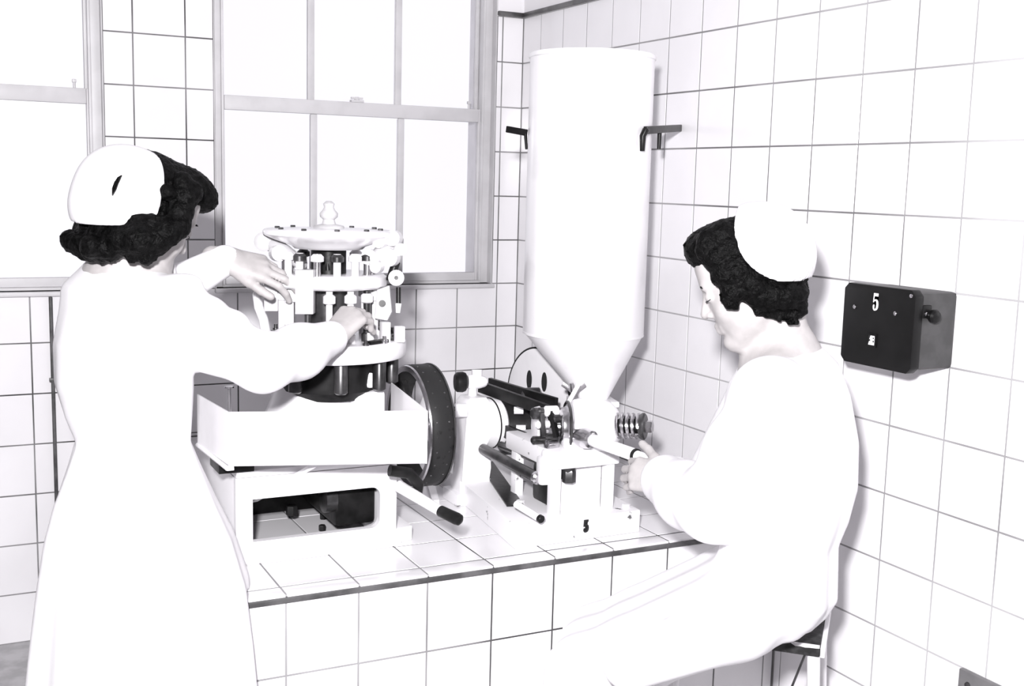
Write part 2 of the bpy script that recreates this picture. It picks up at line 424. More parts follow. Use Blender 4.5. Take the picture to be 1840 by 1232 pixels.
# ------------------------------------------------------------------ tiled counter
CH, CD, CL = 0.600, 1.480, -1.345
counter = empty('tiled_counter', (-0.67, -0.74, 0), 'low white tiled counter with dark front edging carrying both machines', 'counter')
bm = B(); box(bm, CL+G, -.004, -CD+G, -.004, 0, CH-G); obj('counter_core', bm, GROUT, counter, smooth=False)
cx = steps(CL, -0.004, -1.2573, T)
lay(cx, [-CD+.046+k*T for k in range(10)][:10]+[-0.004], [], lambda x, y: Matrix.Translation((x, y, CH)), counter)
NZ0 = CH-0.017
lay(cx, [-0.0313, 0.1217, 0.2747, 0.4277, NZ0], [(-9, 9, -1, 0)], lambda x, z: Matrix.Translation((x, -CD, z)) @ Matrix.Rotation(math.pi/2, 4, 'X'), counter)
lay(steps(-CD, -0.004, -CD+.046, T), [-0.0313, 0.1217, 0.2747, 0.4277, CH], [(-9, 9, -1, 0)], lambda y, z: Matrix.Translation((CL, y, z)) @ MR, counter)
for a, b in zip(cx, cx[1:]):                      # bullnose row along the front edge
    bm = B(); box(bm, a+JT/2, b-JT/2, -CD-0.004, -CD+.046-JT, CH-.006, CH, bev=.002); obj('nosing_tile', bm, TILE, counter)
bm = B(); box(bm, CL-.002, -0.004, -CD-.007, -CD+.02, NZ0, CH-.005, bev=.003); obj('edging', bm, TRIM, counter, label='dark edging strip under the counter top')

# thin dark pipe on the back wall
bm = B(); cyl(bm, (-1.553, -0.010, 0.0), (-1.553, -0.010, 1.055), 0.0055); 
for z in (.25, .8): box(bm, -1.563, -1.543, -.016, 0.0, z, z+.012, bev=.002)
tag(obj('wall_pipe', bm, TRIM), 'thin dark vertical pipe on the tiled wall behind the standing woman', 'pipe')

# dark recessed-looking plate low on the right wall
vent = empty('wall_plate', (0, -2.25, .2), 'dark grey metal plate low on the right-hand tiled wall', 'plate')
bm = B(); box(bm, -0.012, 0.0, -2.50, -2.06, .02, .462, bev=.003); obj('plate', bm, GREYP, vent)
for y in (-2.475, -2.085):
    for z in (.05, .435): obj('screw', rev(B(), (-.012, y, z), (-1, 0, 0), [(0, .007), (.003, .006), (.004, .003)], 12), DSTEEL, vent)
#PART2
# ================================================================== numeral 5 (painted mark)
FIVE = [(.80, 1.0), (.18, 1.0), (.12, .47), (.26, .47), (.36, .56), (.50, .57), (.60, .50), (.63, .34), (.60, .18), (.50, .10), (.40, .10), (.37, .14),
        (.40, .22), (.37, .32), (.26, .36), (.15, .31), (.12, .19), (.18, .07), (.32, 0.0), (.52, 0.0), (.74, .06), (.86, .20), (.88, .36), (.82, .54), (.68, .64), (.50, .66), (.36, .64),
        (.28, .60), (.31, .83), (.80, .83)]
def five(p, right, up, w, h, m, parent, nrm, th=0.0012):
    p, right, up = V(p), V(right).normalized(), V(up).normalized()
    bm = B(); prism(bm, [p+right*(x*w)+up*(y*h) for x, y in FIVE], V(nrm).normalized()*th)
    bmesh.ops.triangulate(bm, faces=[f for f in bm.faces if len(f.verts) > 4])
    return obj('numeral', bm, m, parent, smooth=False)

# ================================================================== black switch box on the right wall
sb = empty('switch_box', (0, -1.88, 1.06), 'black wall-mounted switch box with white number 5 and small window', 'switch box')
Y0, Y1, ZB, ZB1 = -1.978, -1.778, 1.064, 1.234
bm = B(); box(bm, -0.100, -0.0005, Y0+.006, Y1-.006, ZB+.006, ZB1-.006, bev=.010); obj('case', bm, mat('black_bakelite_sheen', 0.05, 0.55, col2=0.035, vscale=30), sb)  # case colour lightened to carry the flash sheen on its side
bm = B(); prism(bm, [(-0.101, y, z) for y, z in [(Y0, ZB+.012), (Y0+.012, ZB), (Y1-.012, ZB), (Y1, ZB+.012), (Y1, ZB1-.012), (Y1-.012, ZB1), (Y0+.012, ZB1), (Y0, ZB1-.012)]], (-0.024, 0, 0), bev=.004)
lid = obj('lid', bm, BOXM, sb)
XL = -.1255
def lidp(px, py): return onX(px, py, XL)
five(lidp(1567, 557), (0, -1, 0), (0, 0, 1), .019, .036, PRINT_W, lid, (-1, 0, 0))
p = lidp(1567, 611)
bm = B(); w, h = .019, .020
for a in ((-w/2-.004, -w/2, -h/2-.004, h/2+.004), (w/2, w/2+.004, -h/2-.004, h/2+.004), (-w/2, w/2, h/2, h/2+.004), (-w/2, w/2, -h/2-.004, -h/2)):
    box(bm, XL-.003, XL+.001, p[1]+a[0], p[1]+a[1], p[2]+a[2], p[2]+a[3])
obj('gauge_bezel', bm, BOXM, lid)
bm = B(); box(bm, XL-.001, XL+.001, p[1]-w/2, p[1]+w/2, p[2]-h/2, p[2]+h/2); ga = obj('gauge_face', bm, PRINT_W, lid, label='small white reading window')
bm = B(); box(bm, XL-.0016, XL-.001, p[1]-.0065, p[1]-.003, p[2]-.004, p[2]-.0005); box(bm, XL-.0016, XL-.001, p[1]-.006, p[1]-.003, p[2]+.003, p[2]+.006)
prism(bm, [(XL-.0016, p[1]+.0095, p[2]-.010), (XL-.0016, p[1]+.0095, p[2]+.010), (XL-.0016, p[1]+.004, p[2]+.010), (XL-.0016, p[1]+.007, p[2]+.002), (XL-.0016, p[1]+.003, p[2]), (XL-.0016, p[1]+.008, p[2]-.004)], (.0006, 0, 0))
obj('gauge_marks', bm, PRINT_K, ga, smooth=False)['kind'] = 'stuff'
for px, py in ((1536, 551), (1609, 563)):
    q = lidp(px, py); obj('lid_screw', rev(B(), q, (-1, 0, 0), [(0, .0045), (.002, .0045), (.0035, .0025)], 14), STEEL, lid)
for y, z in ((Y0+.01, ZB1-.012),):
    obj('corner_screw', rev(B(), (XL, y, z), (-1, 0, 0), [(0, .004), (.002, .004), (.003, .002)], 14), STEEL, lid)
kn = B(); yk = Y0+.005; kz = float(onY(1668, 567, yk)[2]); kx = float(onY(1668, 567, yk)[0])
rev(kn, (kx, yk, kz), (0, -1, 0), [(0, .007), (.008, .007), (.010, .013), (.018, .014), (.023, .011), (.025, .004)], 20); obj('knob', kn, BOXM, sb)
bm = B(); box(bm, kx-.022, kx+.003, yk-.006, yk+.001, kz-.004, kz+.022, bev=.003); obj('hinge_lug', bm, BOXM, sb)
obj('lug_screw', rev(B(), (kx-.013, yk-.006, kz+.004), (0, -1, 0), [(0, .004), (.002, .004), (.003, .002)], 12), STEEL, sb)

# ================================================================== hopper with wall hooks
HC = at(1056, 350, 2.93); HX, HY = float(HC[0]), float(HC[1]); HR = 0.1555
hz = lambda py: float(onY(1056, py, HY)[2])
Z_top, Z_low, Z_neck = hz(100), hz(597), hz(706)
NX, NY = [float(v) for v in at(1066, 712, 2.93)[:2]]
hop = empty('feed_hopper', (HX, HY, Z_neck), 'tall white cylindrical feed hopper with cone bottom above the small machine', 'hopper')
bm = B(); rev(bm, (HX, HY, Z_low), (0, 0, 1), [(0, HR), (.004, HR+.001), (Z_top-Z_low-.01, HR+.001), (Z_top-Z_low-.008, HR+.004), (Z_top-Z_low, HR+.004), (Z_top-Z_low, HR-.004), (Z_top-Z_low-.05, HR-.004)], 64, cap=False)
obj('drum', bm, ENAMEL, hop, angle=50)
bm = B(); n = 64; rings = []
for s in range(9):
    f = s/8; cx_, cy_ = NX+(HX-NX)*f, NY+(HY-NY)*f; r = .036+(HR-.036)*f; z = Z_neck+(Z_low-Z_neck)*f
    rings.append([bm.verts.new((cx_+r*math.cos(2*math.pi*k/n), cy_+r*math.sin(2*math.pi*k/n), z)) for k in range(n)])
for a, b in zip(rings, rings[1:]):
    for k in range(n): bm.faces.new((a[k], a[(k+1) % n], b[(k+1) % n], b[k]))
obj('cone', bm, ENAMEL, hop)
bm = B(); rev(bm, (HX, HY, Z_low-.003), (0, 0, 1), [(0, HR-.001), (0, HR+.0015), (.005, HR+.0015), (.005, HR-.001)], 64, cap=False); obj('seam', bm, ENAMEL, hop)
bm = B(); lidz = Z_top
rev(bm, (HX, HY, lidz), (0, 0, 1), [(0, HR+.002), (.003, HR+.001), (.006, HR-.03), (.007, .02)], 64); obj('cover', bm, ENAMEL, hop)
lp = at(1012, 95, 2.93-.03)
bm = B(); bar(bm, lp-CR*.02, lp+CR*.02, .03, .006, bev=.001); obj('cover_clip', bm, DSTEEL, hop)
# hooks: flat black bar, bent down over the drum
q0 = at(911, 232, 2.98); q1 = at(944, 238, 2.94); q2 = at(946, 268, 2.94)
hl = empty('wall_hook', q0, 'short black hook bar on the left side of the white hopper', 'hook', 'black hooks holding the hopper')
bm = B(); bar(bm, q0, V(q1)+(V(q1)-V(q0)).normalized()*.004, .010, .017, bev=.002); obj('bar', bm, BLACK, hl)
bm = B(); cyl(bm, q1, q2, .0045, .0035, 12); obj('hook_end', bm, BLACK, hl)
r0 = onX(1222, 230, -0.0005); r1 = at(1160, 234, 2.79); r2 = at(1155, 244, 2.79); r3 = at(1154, 271, 2.80)
hr = empty('wall_hook', r0, 'black forked hook bar from the right wall to the white hopper', 'hook', 'black hooks holding the hopper')
bm = B(); bar(bm, r0, r1, .012, .019, bev=.003); obj('bar', bm, BLACK, hr)
bm = B(); tube(bm, [V(r1)-(V(r1)-V(r0)).normalized()*.012, r1, r2, r3], [.008, .0085, .008, .006], 12); obj('hook_end', bm, BLACK, hr)
q = V(r0)+(V(r1)-V(r0))*.62
bm = B(); cyl(bm, q, q-Vector((0, 0, .05)), .006, .005, 12); obj('hook_prong', bm, BLACK, hr)

# ================================================================== rotary press (left machine)
AX, AY = -1.050, -1.100
zA = lambda py, px=592: float(onY(px, py, AY)[2])
press = empty('rotary_press', (-1.12, -1.08, CH), 'large white rotary press with turret and wide black-rimmed flywheel', 'machine')
# base casting with a rounded opening in front and rear, on the counter
X0, X1, YF, YB, ZTOP = -1.308, -0.945, -1.275, -0.900, 0.790
def plate_with_hole(bm, x0, x1, z0, z1, hx0, hx1, hz0, hz1, rad, y0, y1, corners=(1, 1, 1, 1)):
    inn = []
    for (cx_, cz_, a0, on) in ((hx1-rad, hz1-rad, 0, corners[0]), (hx0+rad, hz1-rad, 90, corners[1]), (hx0+rad, hz0+rad, 180, corners[2]), (hx1-rad, hz0+rad, 270, corners[3])):
        for k in range(7):
            an = math.radians(a0+15*k); dx, dz = math.cos(an), math.sin(an)
            if on: inn.append((cx_+rad*dx, cz_+rad*dz))
            else: inn.append((cx_+rad*(1 if a0 in (0, 270) else -1), cz_+rad*(1 if a0 in (0, 90) else -1)))
    out = []
    for k, (x, z) in enumerate(inn):
        seg_ = k//7; j = k % 7
        c = [(x1, z1), (x0, z1), (x0, z0), (x1, z0)][seg_]
        if seg_ in (0, 2): out.append((c[0], z) if j < 3 else ((x, c[1]) if j > 3 else c))
        else: out.append((x, c[1]) if j < 3 else ((c[0], z) if j > 3 else c))
    n = len(inn); L = []
    for yy in (y0, y1): L.append(([bm.verts.new((x, yy, z)) for x, z in out], [bm.verts.new((x, yy, z)) for x, z in inn]))
    for k in range(n):
        l = (k+1) % n
        for (o_, i_) in L:
            bm.faces.new((o_[k], o_[l], i_[l], i_[k]))
        bm.faces.new((L[0][0][k], L[0][0][l], L[1][0][l], L[1][0][k])); bm.faces.new((L[0][1][k], L[0][1][l], L[1][1][l], L[1][1][k]))
    bmesh.ops.remove_doubles(bm, verts=bm.verts, dist=1e-5)
bm = B(); plate_with_hole(bm, X0, X1, CH, ZTOP, -1.272, -0.984, .648, .742, .020, YF, YF+.018, (1, 0, 0, 1)); obj('front_plate', bm, ENAMEL, press, angle=50)
bm = B(); box(bm, X0, X0+.018, YF+.018, YB, CH, ZTOP, bev=.003); obj('side_plate', bm, ENAMEL, press)
bm = B(); box(bm, X1-.018, X1, YF+.018, YB, CH, ZTOP, bev=.003); obj('side_plate', bm, ENAMEL, press)
bm = B(); box(bm, X0+.018, X1-.018, YB-.018, YB, CH, ZTOP, bev=.003); obj('rear_plate', bm, BLACK, press)
bm = B(); box(bm, X0, X1, YF, YB, ZTOP, ZTOP+.016, bev=.006); obj('base_top', bm, ENAMEL, press)
bm = B(); box(bm, X0-.012, X1+.012, YF-.004, YF+.02, CH, CH+.012, bev=.003); obj('foot_flange', bm, ENAMEL, press)
bm = B(); p = at(524, 905, 2.72); bar(bm, (p[0], p[1], ZTOP), (p[0], p[1], .655), .016, .010); obj('inner_strap', bm, DSTEEL, press)
bm = B(); hexnut(bm, (p[0], p[1], .632), (0, 0, 1), .014, .022); obj('strap_nut', bm, BLACK, press)
for px, py in ((579, 953), (581, 932)):
    q = onZ(px, py, CH); obj('floor_bolt', hexnut(B(), (q[0], q[1], CH), (0, 0, 1), .0085, .014), BLACK, press)
for px, py, r in ((640, 905, .020), (662, 900, .03), (628, 918, .012)):
    q = at(px, py, 2.85); bm = B(); cyl(bm, (q[0], q[1], .62), (q[0], q[1], .72), r, r*.8, 18, bev=.003); obj('gear_spindle', bm, DSTEEL, press)
bm = B(); box(bm, -1.065, X1-.022, YF+.075, YB-.02, .635, ZTOP-.002, bev=.012); obj('drive_case', bm, BLACK, press)
bm = B(); rev(bm, (-1.09, YF+.10, .70), (1, 0, 0), [(0, .02), (.004, .034), (.03, .034), (.034, .02)], 24); obj('drive_pulley', bm, DSTEEL, press)
a_, b_ = onY(393, 850, -1.285), onY(457, 850, -1.285); bm = B(); box(bm, a_[0], b_[0], -1.287, -1.20, ZTOP+.0165, ZTOP+.050, bev=.002); obj('tray_gap_dark', bm, BLACK, press)  # black box added to darken the gap between tray and base
# left outer slanted apron behind the standing woman's skirt
bm = B(); prism(bm, [(X0-.001, YF+.02, CH), (X0-.05, YF+.06, CH), (X0-.05, YB, CH), (X0-.001, YB, CH)], (0, 0, .02)); obj('foot_flange', bm, ENAMEL, press)
# pedestal up to the turret
bm = B(); rev(bm, (AX-.03, AY+.01, ZTOP+.014), (0, 0, 1), [(0, .150), (.012, .150), (.05, .128), (.10, .105), (.15, .088), (.17, .085)], 40); obj('pedestal', bm, ENAMEL, press, angle=60)
bm = B(); box(bm, -1.02, -.945, -1.20, -1.02, ZTOP+.014, .945, bev=.010); obj('gear_housing', bm, ENAMEL, press)
q = at(665, 683, 2.62); bm = B(); rev(bm, q, V(CAM-q), [(-.03, .016), (0, .017), (.006, .017), (.008, .013)], 22); obj('oil_cup', bm, ENAMEL, press)
bm = B(); q2 = V(q); tube(bm, [q2+Vector((-.016, 0, -.012)), q2+Vector((-.03, 0, -.008)), q2+Vector((-.034, 0, .006)), q2+Vector((-.03, 0, .02))], .004, 8); obj('oil_pipe', bm, ENAMEL, press)
# lower turret ring and its posts
zr0, zr1 = zA(629, 726), zA(600, 726); RR = .1790
bm = B(); rev(bm, (AX, AY, zr0), (0, 0, 1), [(0, RR-.02), (0, RR-.003), (.004, RR), (zr1-zr0-.006, RR), (zr1-zr0, RR-.006), (zr1-zr0, RR-.03)], 64); obj('turret_ring', bm, ENAMEL, press, angle=50)
zp = zA(690, 640)
bm = B(); rev(bm, (AX, AY, zp-.02), (0, 0, 1), [(0, .10), (.02, .115), (zr0-zp+.02, .115)], 40); obj('turret_core', bm, BLACK, press)
for k in range(9):
    an = math.radians(-90-55+k*40+8); r = .147
    bm = B(); cx_, cy_ = AX+r*math.cos(an), AY+r*math.sin(an)
    rev(bm, (cx_, cy_, zp+.006), (0, 0, 1), [(0, .010), (.004, .0155), (zr0-zp-.010, .0155), (zr0-zp-.006, .013)], 22); obj('post', bm, DSTEEL, press)
# die table and upper discs
zm0, zm1 = zA(513, 694), zA(489, 694); RM = .1330
bm = B(); rev(bm, (AX, AY, zm0), (0, 0, 1), [(0, RM-.02), (.002, RM-.006), (.007, RM), (zm1-zm0-.006, RM), (zm1-zm0, RM-.008), (zm1-zm0, .05)], 64); obj('die_table', bm, ENAMEL, press, angle=50)
zu0, zu1 = zA(446, 640), zA(413, 700); RU = .1480
bm = B(); rev(bm, (AX, AY, zu0), (0, 0, 1), [(0, .05), (0, .078), (.006, .084), (.020, .124), (.028, RU-.006), (.032, RU), (zu1-zu0-.004, RU), (zu1-zu0, RU-.004), (zu1-zu0+.004, .06)], 64); obj('cam_track', bm, ENAMEL, press, angle=50)
bm = B(); rev(bm, (AX, AY, zr1-.002), (0, 0, 1), [(0, .055), (zm0-zr1+.002, .055)], 36); obj('column', bm, DSTEEL, press)
bm = B(); rev(bm, (AX, AY, zm1-.001), (0, 0, 1), [(0, .040), (zu0-zm1+.001, .040)], 36); obj('column', bm, BLACK, press)
kb = at(596, 372, 2.70); zt = zu1+.003
bm = B(); rev(bm, (AX, AY, zt), (0, 0, 1), [(0, .036), (.006, .034), (.010, .016), (.020, .013), (.026, .020), (.034, .021), (.042, .014), (.048, .011), (.056, .013), (.062, .006)], 28); obj('top_knob', bm, CASTING, press, angle=60)
for k in range(10):
    an = math.radians(36*k+9); obj('cover_bolt', hexnut(B(), (AX+.118*math.cos(an), AY+.118*math.sin(an), zu1+.0005), (0, 0, 1), .006, .005), DSTEEL, press)
# upper punches (between die table and cam track) and lower punches (between ring and die table)
for k in range(14):
    an = math.radians(360/14*k+6); r = .098; cx_, cy_ = AX+r*math.cos(an), AY+r*math.sin(an); h = zu0-zm1
    rr = random.Random(k)
    pc = obj('punch', rev(B(), (cx_, cy_, zm1-.001), (0, 0, 1), [(0, .0085), (h*.9, .0085)], 14), ENAMEL if k % 3 else STEEL, press)
    obj('punch_head', rev(B(), (cx_, cy_, zm1+h*.55), (0, 0, 1), [(0, .0095), (.002, .015), (.012, .015), (.018, .009)], 14), ENAMEL if k % 2 else DSTEEL, pc)
for k in range(14):
    an = math.radians(360/14*k-4); r = .108; cx_, cy_ = AX+r*math.cos(an), AY+r*math.sin(an)
    pc = obj('punch', rev(B(), (cx_, cy_, zr1-.001), (0, 0, 1), [(0, .012), (.018, .012), (.022, .0075), (zm0-zr1, .0075)], 14), ENAMEL if k % 3 else DSTEEL, press)
    obj('punch_head', rev(B(), (cx_, cy_, zm0-.030), (0, 0, 1), [(0, .009), (.003, .014), (.018, .014), (.022, .009)], 14), ENAMEL, pc)
for k in range(18):
    an = math.radians(20*k+3); r = .160; cx_, cy_ = AX+r*math.cos(an), AY+r*math.sin(an); hh = (.018, .030, .012)[k % 3]
    bt = obj('ring_bolt', rev(B(), (cx_, cy_, zr1-.001), (0, 0, 1), [(0, .0075), (hh*.5, .0075), (hh*.5, .0045), (hh, .0045)], 12), STEEL if k % 2 else DSTEEL, press)
# clamp bars lying on the ring
for a0 in (-62, -28, -118, -150, 10):
    an = math.radians(a0); c = Vector((AX+.15*math.cos(an), AY+.15*math.sin(an), zr1+.004)); tdir = Vector((-math.sin(an), math.cos(an), 0))
    bm = B(); bar(bm, c-tdir*.03, c+tdir*.03, .018, .008, bev=.001); obj('clamp_bar', bm, BLACK, press)
# square stand pieces on the ring at the right
for px, py, w, h, m_ in ((692, 585, .020, .045, ENAMEL), (718, 577, .020, .036, ENAMEL), (664, 592, .016, .02, ENAMEL)):
    q = at(px, py, 2.60); bm = B(); box(bm, q[0]-w/2, q[0]+w/2, q[1]-w/2, q[1]+w/2, zr1, zr1+h, bev=.002); obj('stand_block', bm, m_, press)
# vertical guide plates (feed boxes) on the left half
def plate_px(x0, x1, y0, y1, t, th, nm, m_):
    a, b = at(x0, y0, t), at(x1, y0, t); c = at(x0, y1, t)
    bm = B(); prism(bm, [(a[0], a[1], a[2]), (b[0], b[1], b[2]), (b[0], b[1], b[2]-(a[2]-c[2])), (a[0], a[1], c[2])], V(CF*np.array([1, 1, 0]))*th, bev=.002); return obj(nm, bm, m_, press)
plate_px(530, 563, 485, 566, 2.505, .03, 'feed_box', CASTING); plate_px(474, 499, 508, 560, 2.58, .03, 'feed_box', CASTING)
plate_px(511, 529, 520, 585, 2.60, .02, 'feed_leg', ENAMEL)
# inverted-U bracket in front of the column
bm = B(); a = at(575, 485, 2.62); b = at(575, 440, 2.62); c = at(590, 436, 2.62); d = at(592, 485, 2.62)
tube(bm, [at(567, 437, 2.60), at(578, 434, 2.60), at(587, 441, 2.60), at(589, 486, 2.60)], .0075, 12); obj('lift_arm', bm, BLACK, press)
bm = B(); cyl(bm, at(578, 486, 2.605), at(578, 444, 2.605), .0075, seg=14); obj('lift_pin', bm, ENAMEL, press)
# pressure-roller yokes at both sides of the cam track
def yoke(pts, r, m_, nm): bm = B(); tube(bm, pts, r, 14); return obj(nm, bm, m_, press)
yk_ = yoke([at(478, 432, 2.66), at(512, 452, 2.62), at(545, 478, 2.60)], [.020, .017, .013], CASTING, 'roller_arm')
bm = B(); c = at(474, 434, 2.64); rev(bm, c, V(CAM-c), [(-.02, .022), (.012, .022), (.015, .017), (.016, .008)], 24); obj('arm_boss', bm, CASTING, yk_)
bm = B(); c = at(500, 455, 2.60); rev(bm, c, V(CAM-c)+V(CR)*.6, [(-.02, .018), (.014, .018), (.018, .012)], 20); obj('roller', bm, ENAMEL, yk_)
y2 = yoke([at(712, 430, 2.68), at(684, 455, 2.62), at(662, 478, 2.60)], [.020, .018, .014], CASTING, 'roller_arm')
for px, py, r, t_ in ((682, 433, .016, 2.60), (706, 428, .018, 2.62), (719, 448, .014, 2.62), (700, 463, .020, 2.60), (664, 462, .018, 2.60), (676, 480, .013, 2.58)):
    c = at(px, py, t_); bm = B(); rev(bm, c, V(CAM-c)+V(CR)*(.5 if px % 2 else -.8), [(-.02, r), (.008, r), (.011, r*.75), (.013, r*.3)], 18); obj('yoke_knob', bm, (CASTING if px % 2 else ENAMEL) if px != 719 else CHIPPED, y2)
c = at(712, 499, 2.60); rw = yoke([at(700, 505, 2.64), at(712, 470, 2.64)], .010, BLACK, 'guide_arm')
bm = B(); rev(bm, c, V(CAM-c), [(-.012, .018), (.006, .018), (.009, .014)], 24); obj('guide_roller', bm, ENAMEL, rw)
bm = B(); rev(bm, c+(CAM-c)*.0035, V(CAM-c), [(0, .005), (.002, .004)], 12); obj('roller_pin', bm, BLACK, rw)
bm = B(); cyl(bm, at(716, 516, 2.62), at(716, 545, 2.62), .0055, seg=12); obj('adjust_rod', bm, BLACK, press)
bm = B(); cyl(bm, at(716, 545, 2.62), at(715, 562, 2.62), .0075, .005, seg=12); obj('rod_end', bm, ENAMEL, press)
bm = B(); prism(bm, [at(677, 520, 2.60), at(700, 512, 2.60), at(704, 560, 2.60), at(696, 576, 2.60), at(672, 572, 2.60)], V(CF)*.015, bev=.003); lk = obj('cam_link', bm, CASTING, press)
bm = B(); c = at(687, 545, 2.597); rev(bm, c, V(CAM-c), [(-.01, .008), (.002, .008)], 14); obj('link_hole', bm, BLACK, lk)
yoke([at(470, 512, 2.68), at(462, 530, 2.67), at(465, 552, 2.66), at(474, 575, 2.65), at(478, 600, 2.65)], [.010, .011, .011, .011, .012], ENAMEL, 'cam_rod')
# flywheel with broad dark belt tread
FX0, FX1, FY, FZ, FR = -0.864, -0.808, -1.140, 0.845, 0.146
fw = B(); rev(fw, (FX0, FY, FZ), (1, 0, 0), [(0, FR-.016), (0, FR-.002), (.002, FR), (FX1-FX0-.002, FR), (FX1-FX0, FR-.002), (FX1-FX0, FR-.016), (0, FR-.016)], 72, cap=False)
fl = obj('flywheel_rim', fw, RUBBER, press, angle=50, label='wide black flywheel rim')
bm = B(); rev(bm, (FX0-.003, FY, FZ), (1, 0, 0), [(0, FR-.016), (0, FR-.003), (.004, FR-.001), (.004, FR-.016)], 72, cap=False); obj('rim_edge', bm, STEEL, fl)
bm = B(); rev(bm, (FX1-.001, FY, FZ), (1, 0, 0), [(0, FR-.01), (0, FR+.0015), (.004, FR+.0015), (.004, FR-.01)], 72, cap=False); obj('rim_edge', bm, DSTEEL, fl)
bm = B(); rev(bm, (FX0+.004, FY, FZ), (1, 0, 0), [(0, .03), (-.02, .03), (-.02, .012)], 24, cap=True); rev(bm, (FX0+.004, FY, FZ), (1, 0, 0), [(0, .03), (.03, .03)], 24); obj('hub', bm, ENAMEL, fl)
for k in range(4):
    an = math.radians(90*k+40); d = Vector((0, math.cos(an), math.sin(an))); c = Vector((FX0+.022, FY, FZ))
    bm = B(); bar(bm, c+d*.026, c+d*(FR-.014), .028, .014, up=(1, 0, 0), bev=.003); obj('spoke', bm, ENAMEL if k % 2 else DSTEEL, fl)
for k in range(26):
    an = 2*math.pi*k/26
    for xo in (.014, .044):
        p = Vector((FX0+xo, FY+(FR-.0006)*math.cos(an), FZ+(FR-.0006)*math.sin(an)))
        obj('rivet', rev(B(), p, (0, math.cos(an), math.sin(an)), [(0, .0026), (.0008, .0022), (.0013, .001)], 8), DSTEEL, fl)
bm = B(); cyl(bm, (X1-.02, FY, FZ), (FX1+.01, FY, FZ), .013); obj('flywheel_shaft', bm, STEEL, press)
bm = B(); tube(bm, [at(700, 845, 2.50), at(735, 850, 2.52), at(752, 870, 2.54), at(748, 890, 2.55)], .013, 12); obj('brake_strap', bm, BLACK, press)
bm = B(); prism(bm, [(X1, -1.26, CH), (X1+.05, -1.25, CH), (X1+.05, -1.0, CH), (X1, -1.0, CH)], (0, 0, .035), bev=.004); obj('side_foot', bm, CHIPPED, press)
# crank handle at the right foot
h0, h1, h2 = at(715, 872, 2.55), at(792, 918, 2.47), at(834, 938, 2.44)
bm = B(); cyl(bm, h0, h1, .0135, .0115, 16, bev=.002); hd = obj('lever', bm, ENAMEL, press)
bm = B(); rev(bm, V(h1)-V(V(h2)-V(h1))*.1, V(h2)-V(h1), [(0, .010), (.006, .0125), (.05, .0135), (.058, .012), (.062, .006)], 18); obj('grip', bm, BLACK, hd)
# catch tray: left end, front panel, right end, floor
zt0, zt1 = .846, .957
A1, A2 = Vector((-1.347, -1.380, 0)), Vector((-0.966, -1.500, 0)); A0 = Vector((-1.365, -1.17, 0)); A3 = Vector((-0.918, -1.17, 0))
def sheet(a, b, z0, z1, th, nm, m_, par, z1b=None):
    d = (b-a).normalized(); n = Vector((-d.y, d.x, 0))*th
    z1b = z1 if z1b is None else z1b
    return obj(nm, prism(B(), [a+Vector((0, 0, z0)), b+Vector((0, 0, z0)), b+Vector((0, 0, z1b)), a+Vector((0, 0, z1))], n), m_, par)
tr = sheet(A1, A2, zt0, zt1, .003, 'catch_tray', ENAMEL, press)
sheet(A0, A1, zt0-.004, zt1, .003, 'tray_end', ENAMEL, tr); sheet(A2, A3, zt0, zt1, .003, 'tray_end', ENAMEL, tr)
bm = B(); prism(bm, [v+Vector((0, 0, zt0)) for v in (A0, A1, A2, A3)], (0, 0, .003)); obj('tray_floor', bm, ENAMEL, tr)
bm = B(); tube(bm, [A0+Vector((0, 0, zt0)), A1+Vector((-.002, -.002, zt0-.004)), A1+Vector((.01, -.004, zt0-.003))], .005, 8); obj('tray_bead', bm, CHIPPED, tr)
bm = B(); bar(bm, at(560, 838, 2.45), at(455, 900, 2.62), .022, .006); obj('tray_stay', bm, ENAMEL, tr)
c = at(412, 732, 2.5); bm = B(); cyl(bm, (c[0], c[1], .90), (c[0], c[1], .968), .004, seg=10); rev(bm, (c[0], c[1], .966), (0, 0, 1), [(0, .005), (.002, .011), (.005, .010)], 16); obj('tray_bolt', bm, STEEL, tr)

# ================================================================== small horizontal machine "5"
mb = empty('hopper_fed_press', (-0.53, -1.1, CH), 'small white bench press numbered 5 below the hopper, with coil spring', 'machine')
BZ = .655
pl = [(-.706, -1.402, CH), (-.366, -1.397, CH), (-.325, -.78, CH), (-.635, -.78, CH)]
bm = B(); prism(bm, pl, (0, 0, BZ-CH), bev=.004); base = obj('base_slab', bm, CHIPPED, mb)
pf = onY(1046, 957, -1.4022); five((pf[0], -1.4024, pf[2]), (1, 0.015, 0), (0, 0, 1), .020, .031, PRINT_K, base, (0, -1, 0))
bm = B(); a = onZ(800, 880, BZ); prism(bm, [(-.72, -1.0, CH), (-.64, -.76, CH), (-.66, -.76, CH), (-.74, -1.0, CH)], (0, 0, .012)); obj('base_lip', bm, ENAMEL, base)
for px, py in ((1125, 912), (935, 905)):
    q = onZ(px, py, BZ); obj('base_bolt', hexnut(B(), (q[0], q[1], BZ), (0, 0, 1), .010, .010), CHIPPED, base)
q0, q1 = at(927, 905, 2.66), at(968, 930, 2.60)
bm = B(); cyl(bm, q0, q1, .0085, seg=14, bev=.001); lv = obj('foot_lever', bm, ENAMEL, mb)
bm = B(); cyl(bm, q1, V(q1)+(V(q1)-V(q0)).normalized()*.012, .0095, seg=14, bev=.002); obj('lever_tip', bm, BLACK, lv)
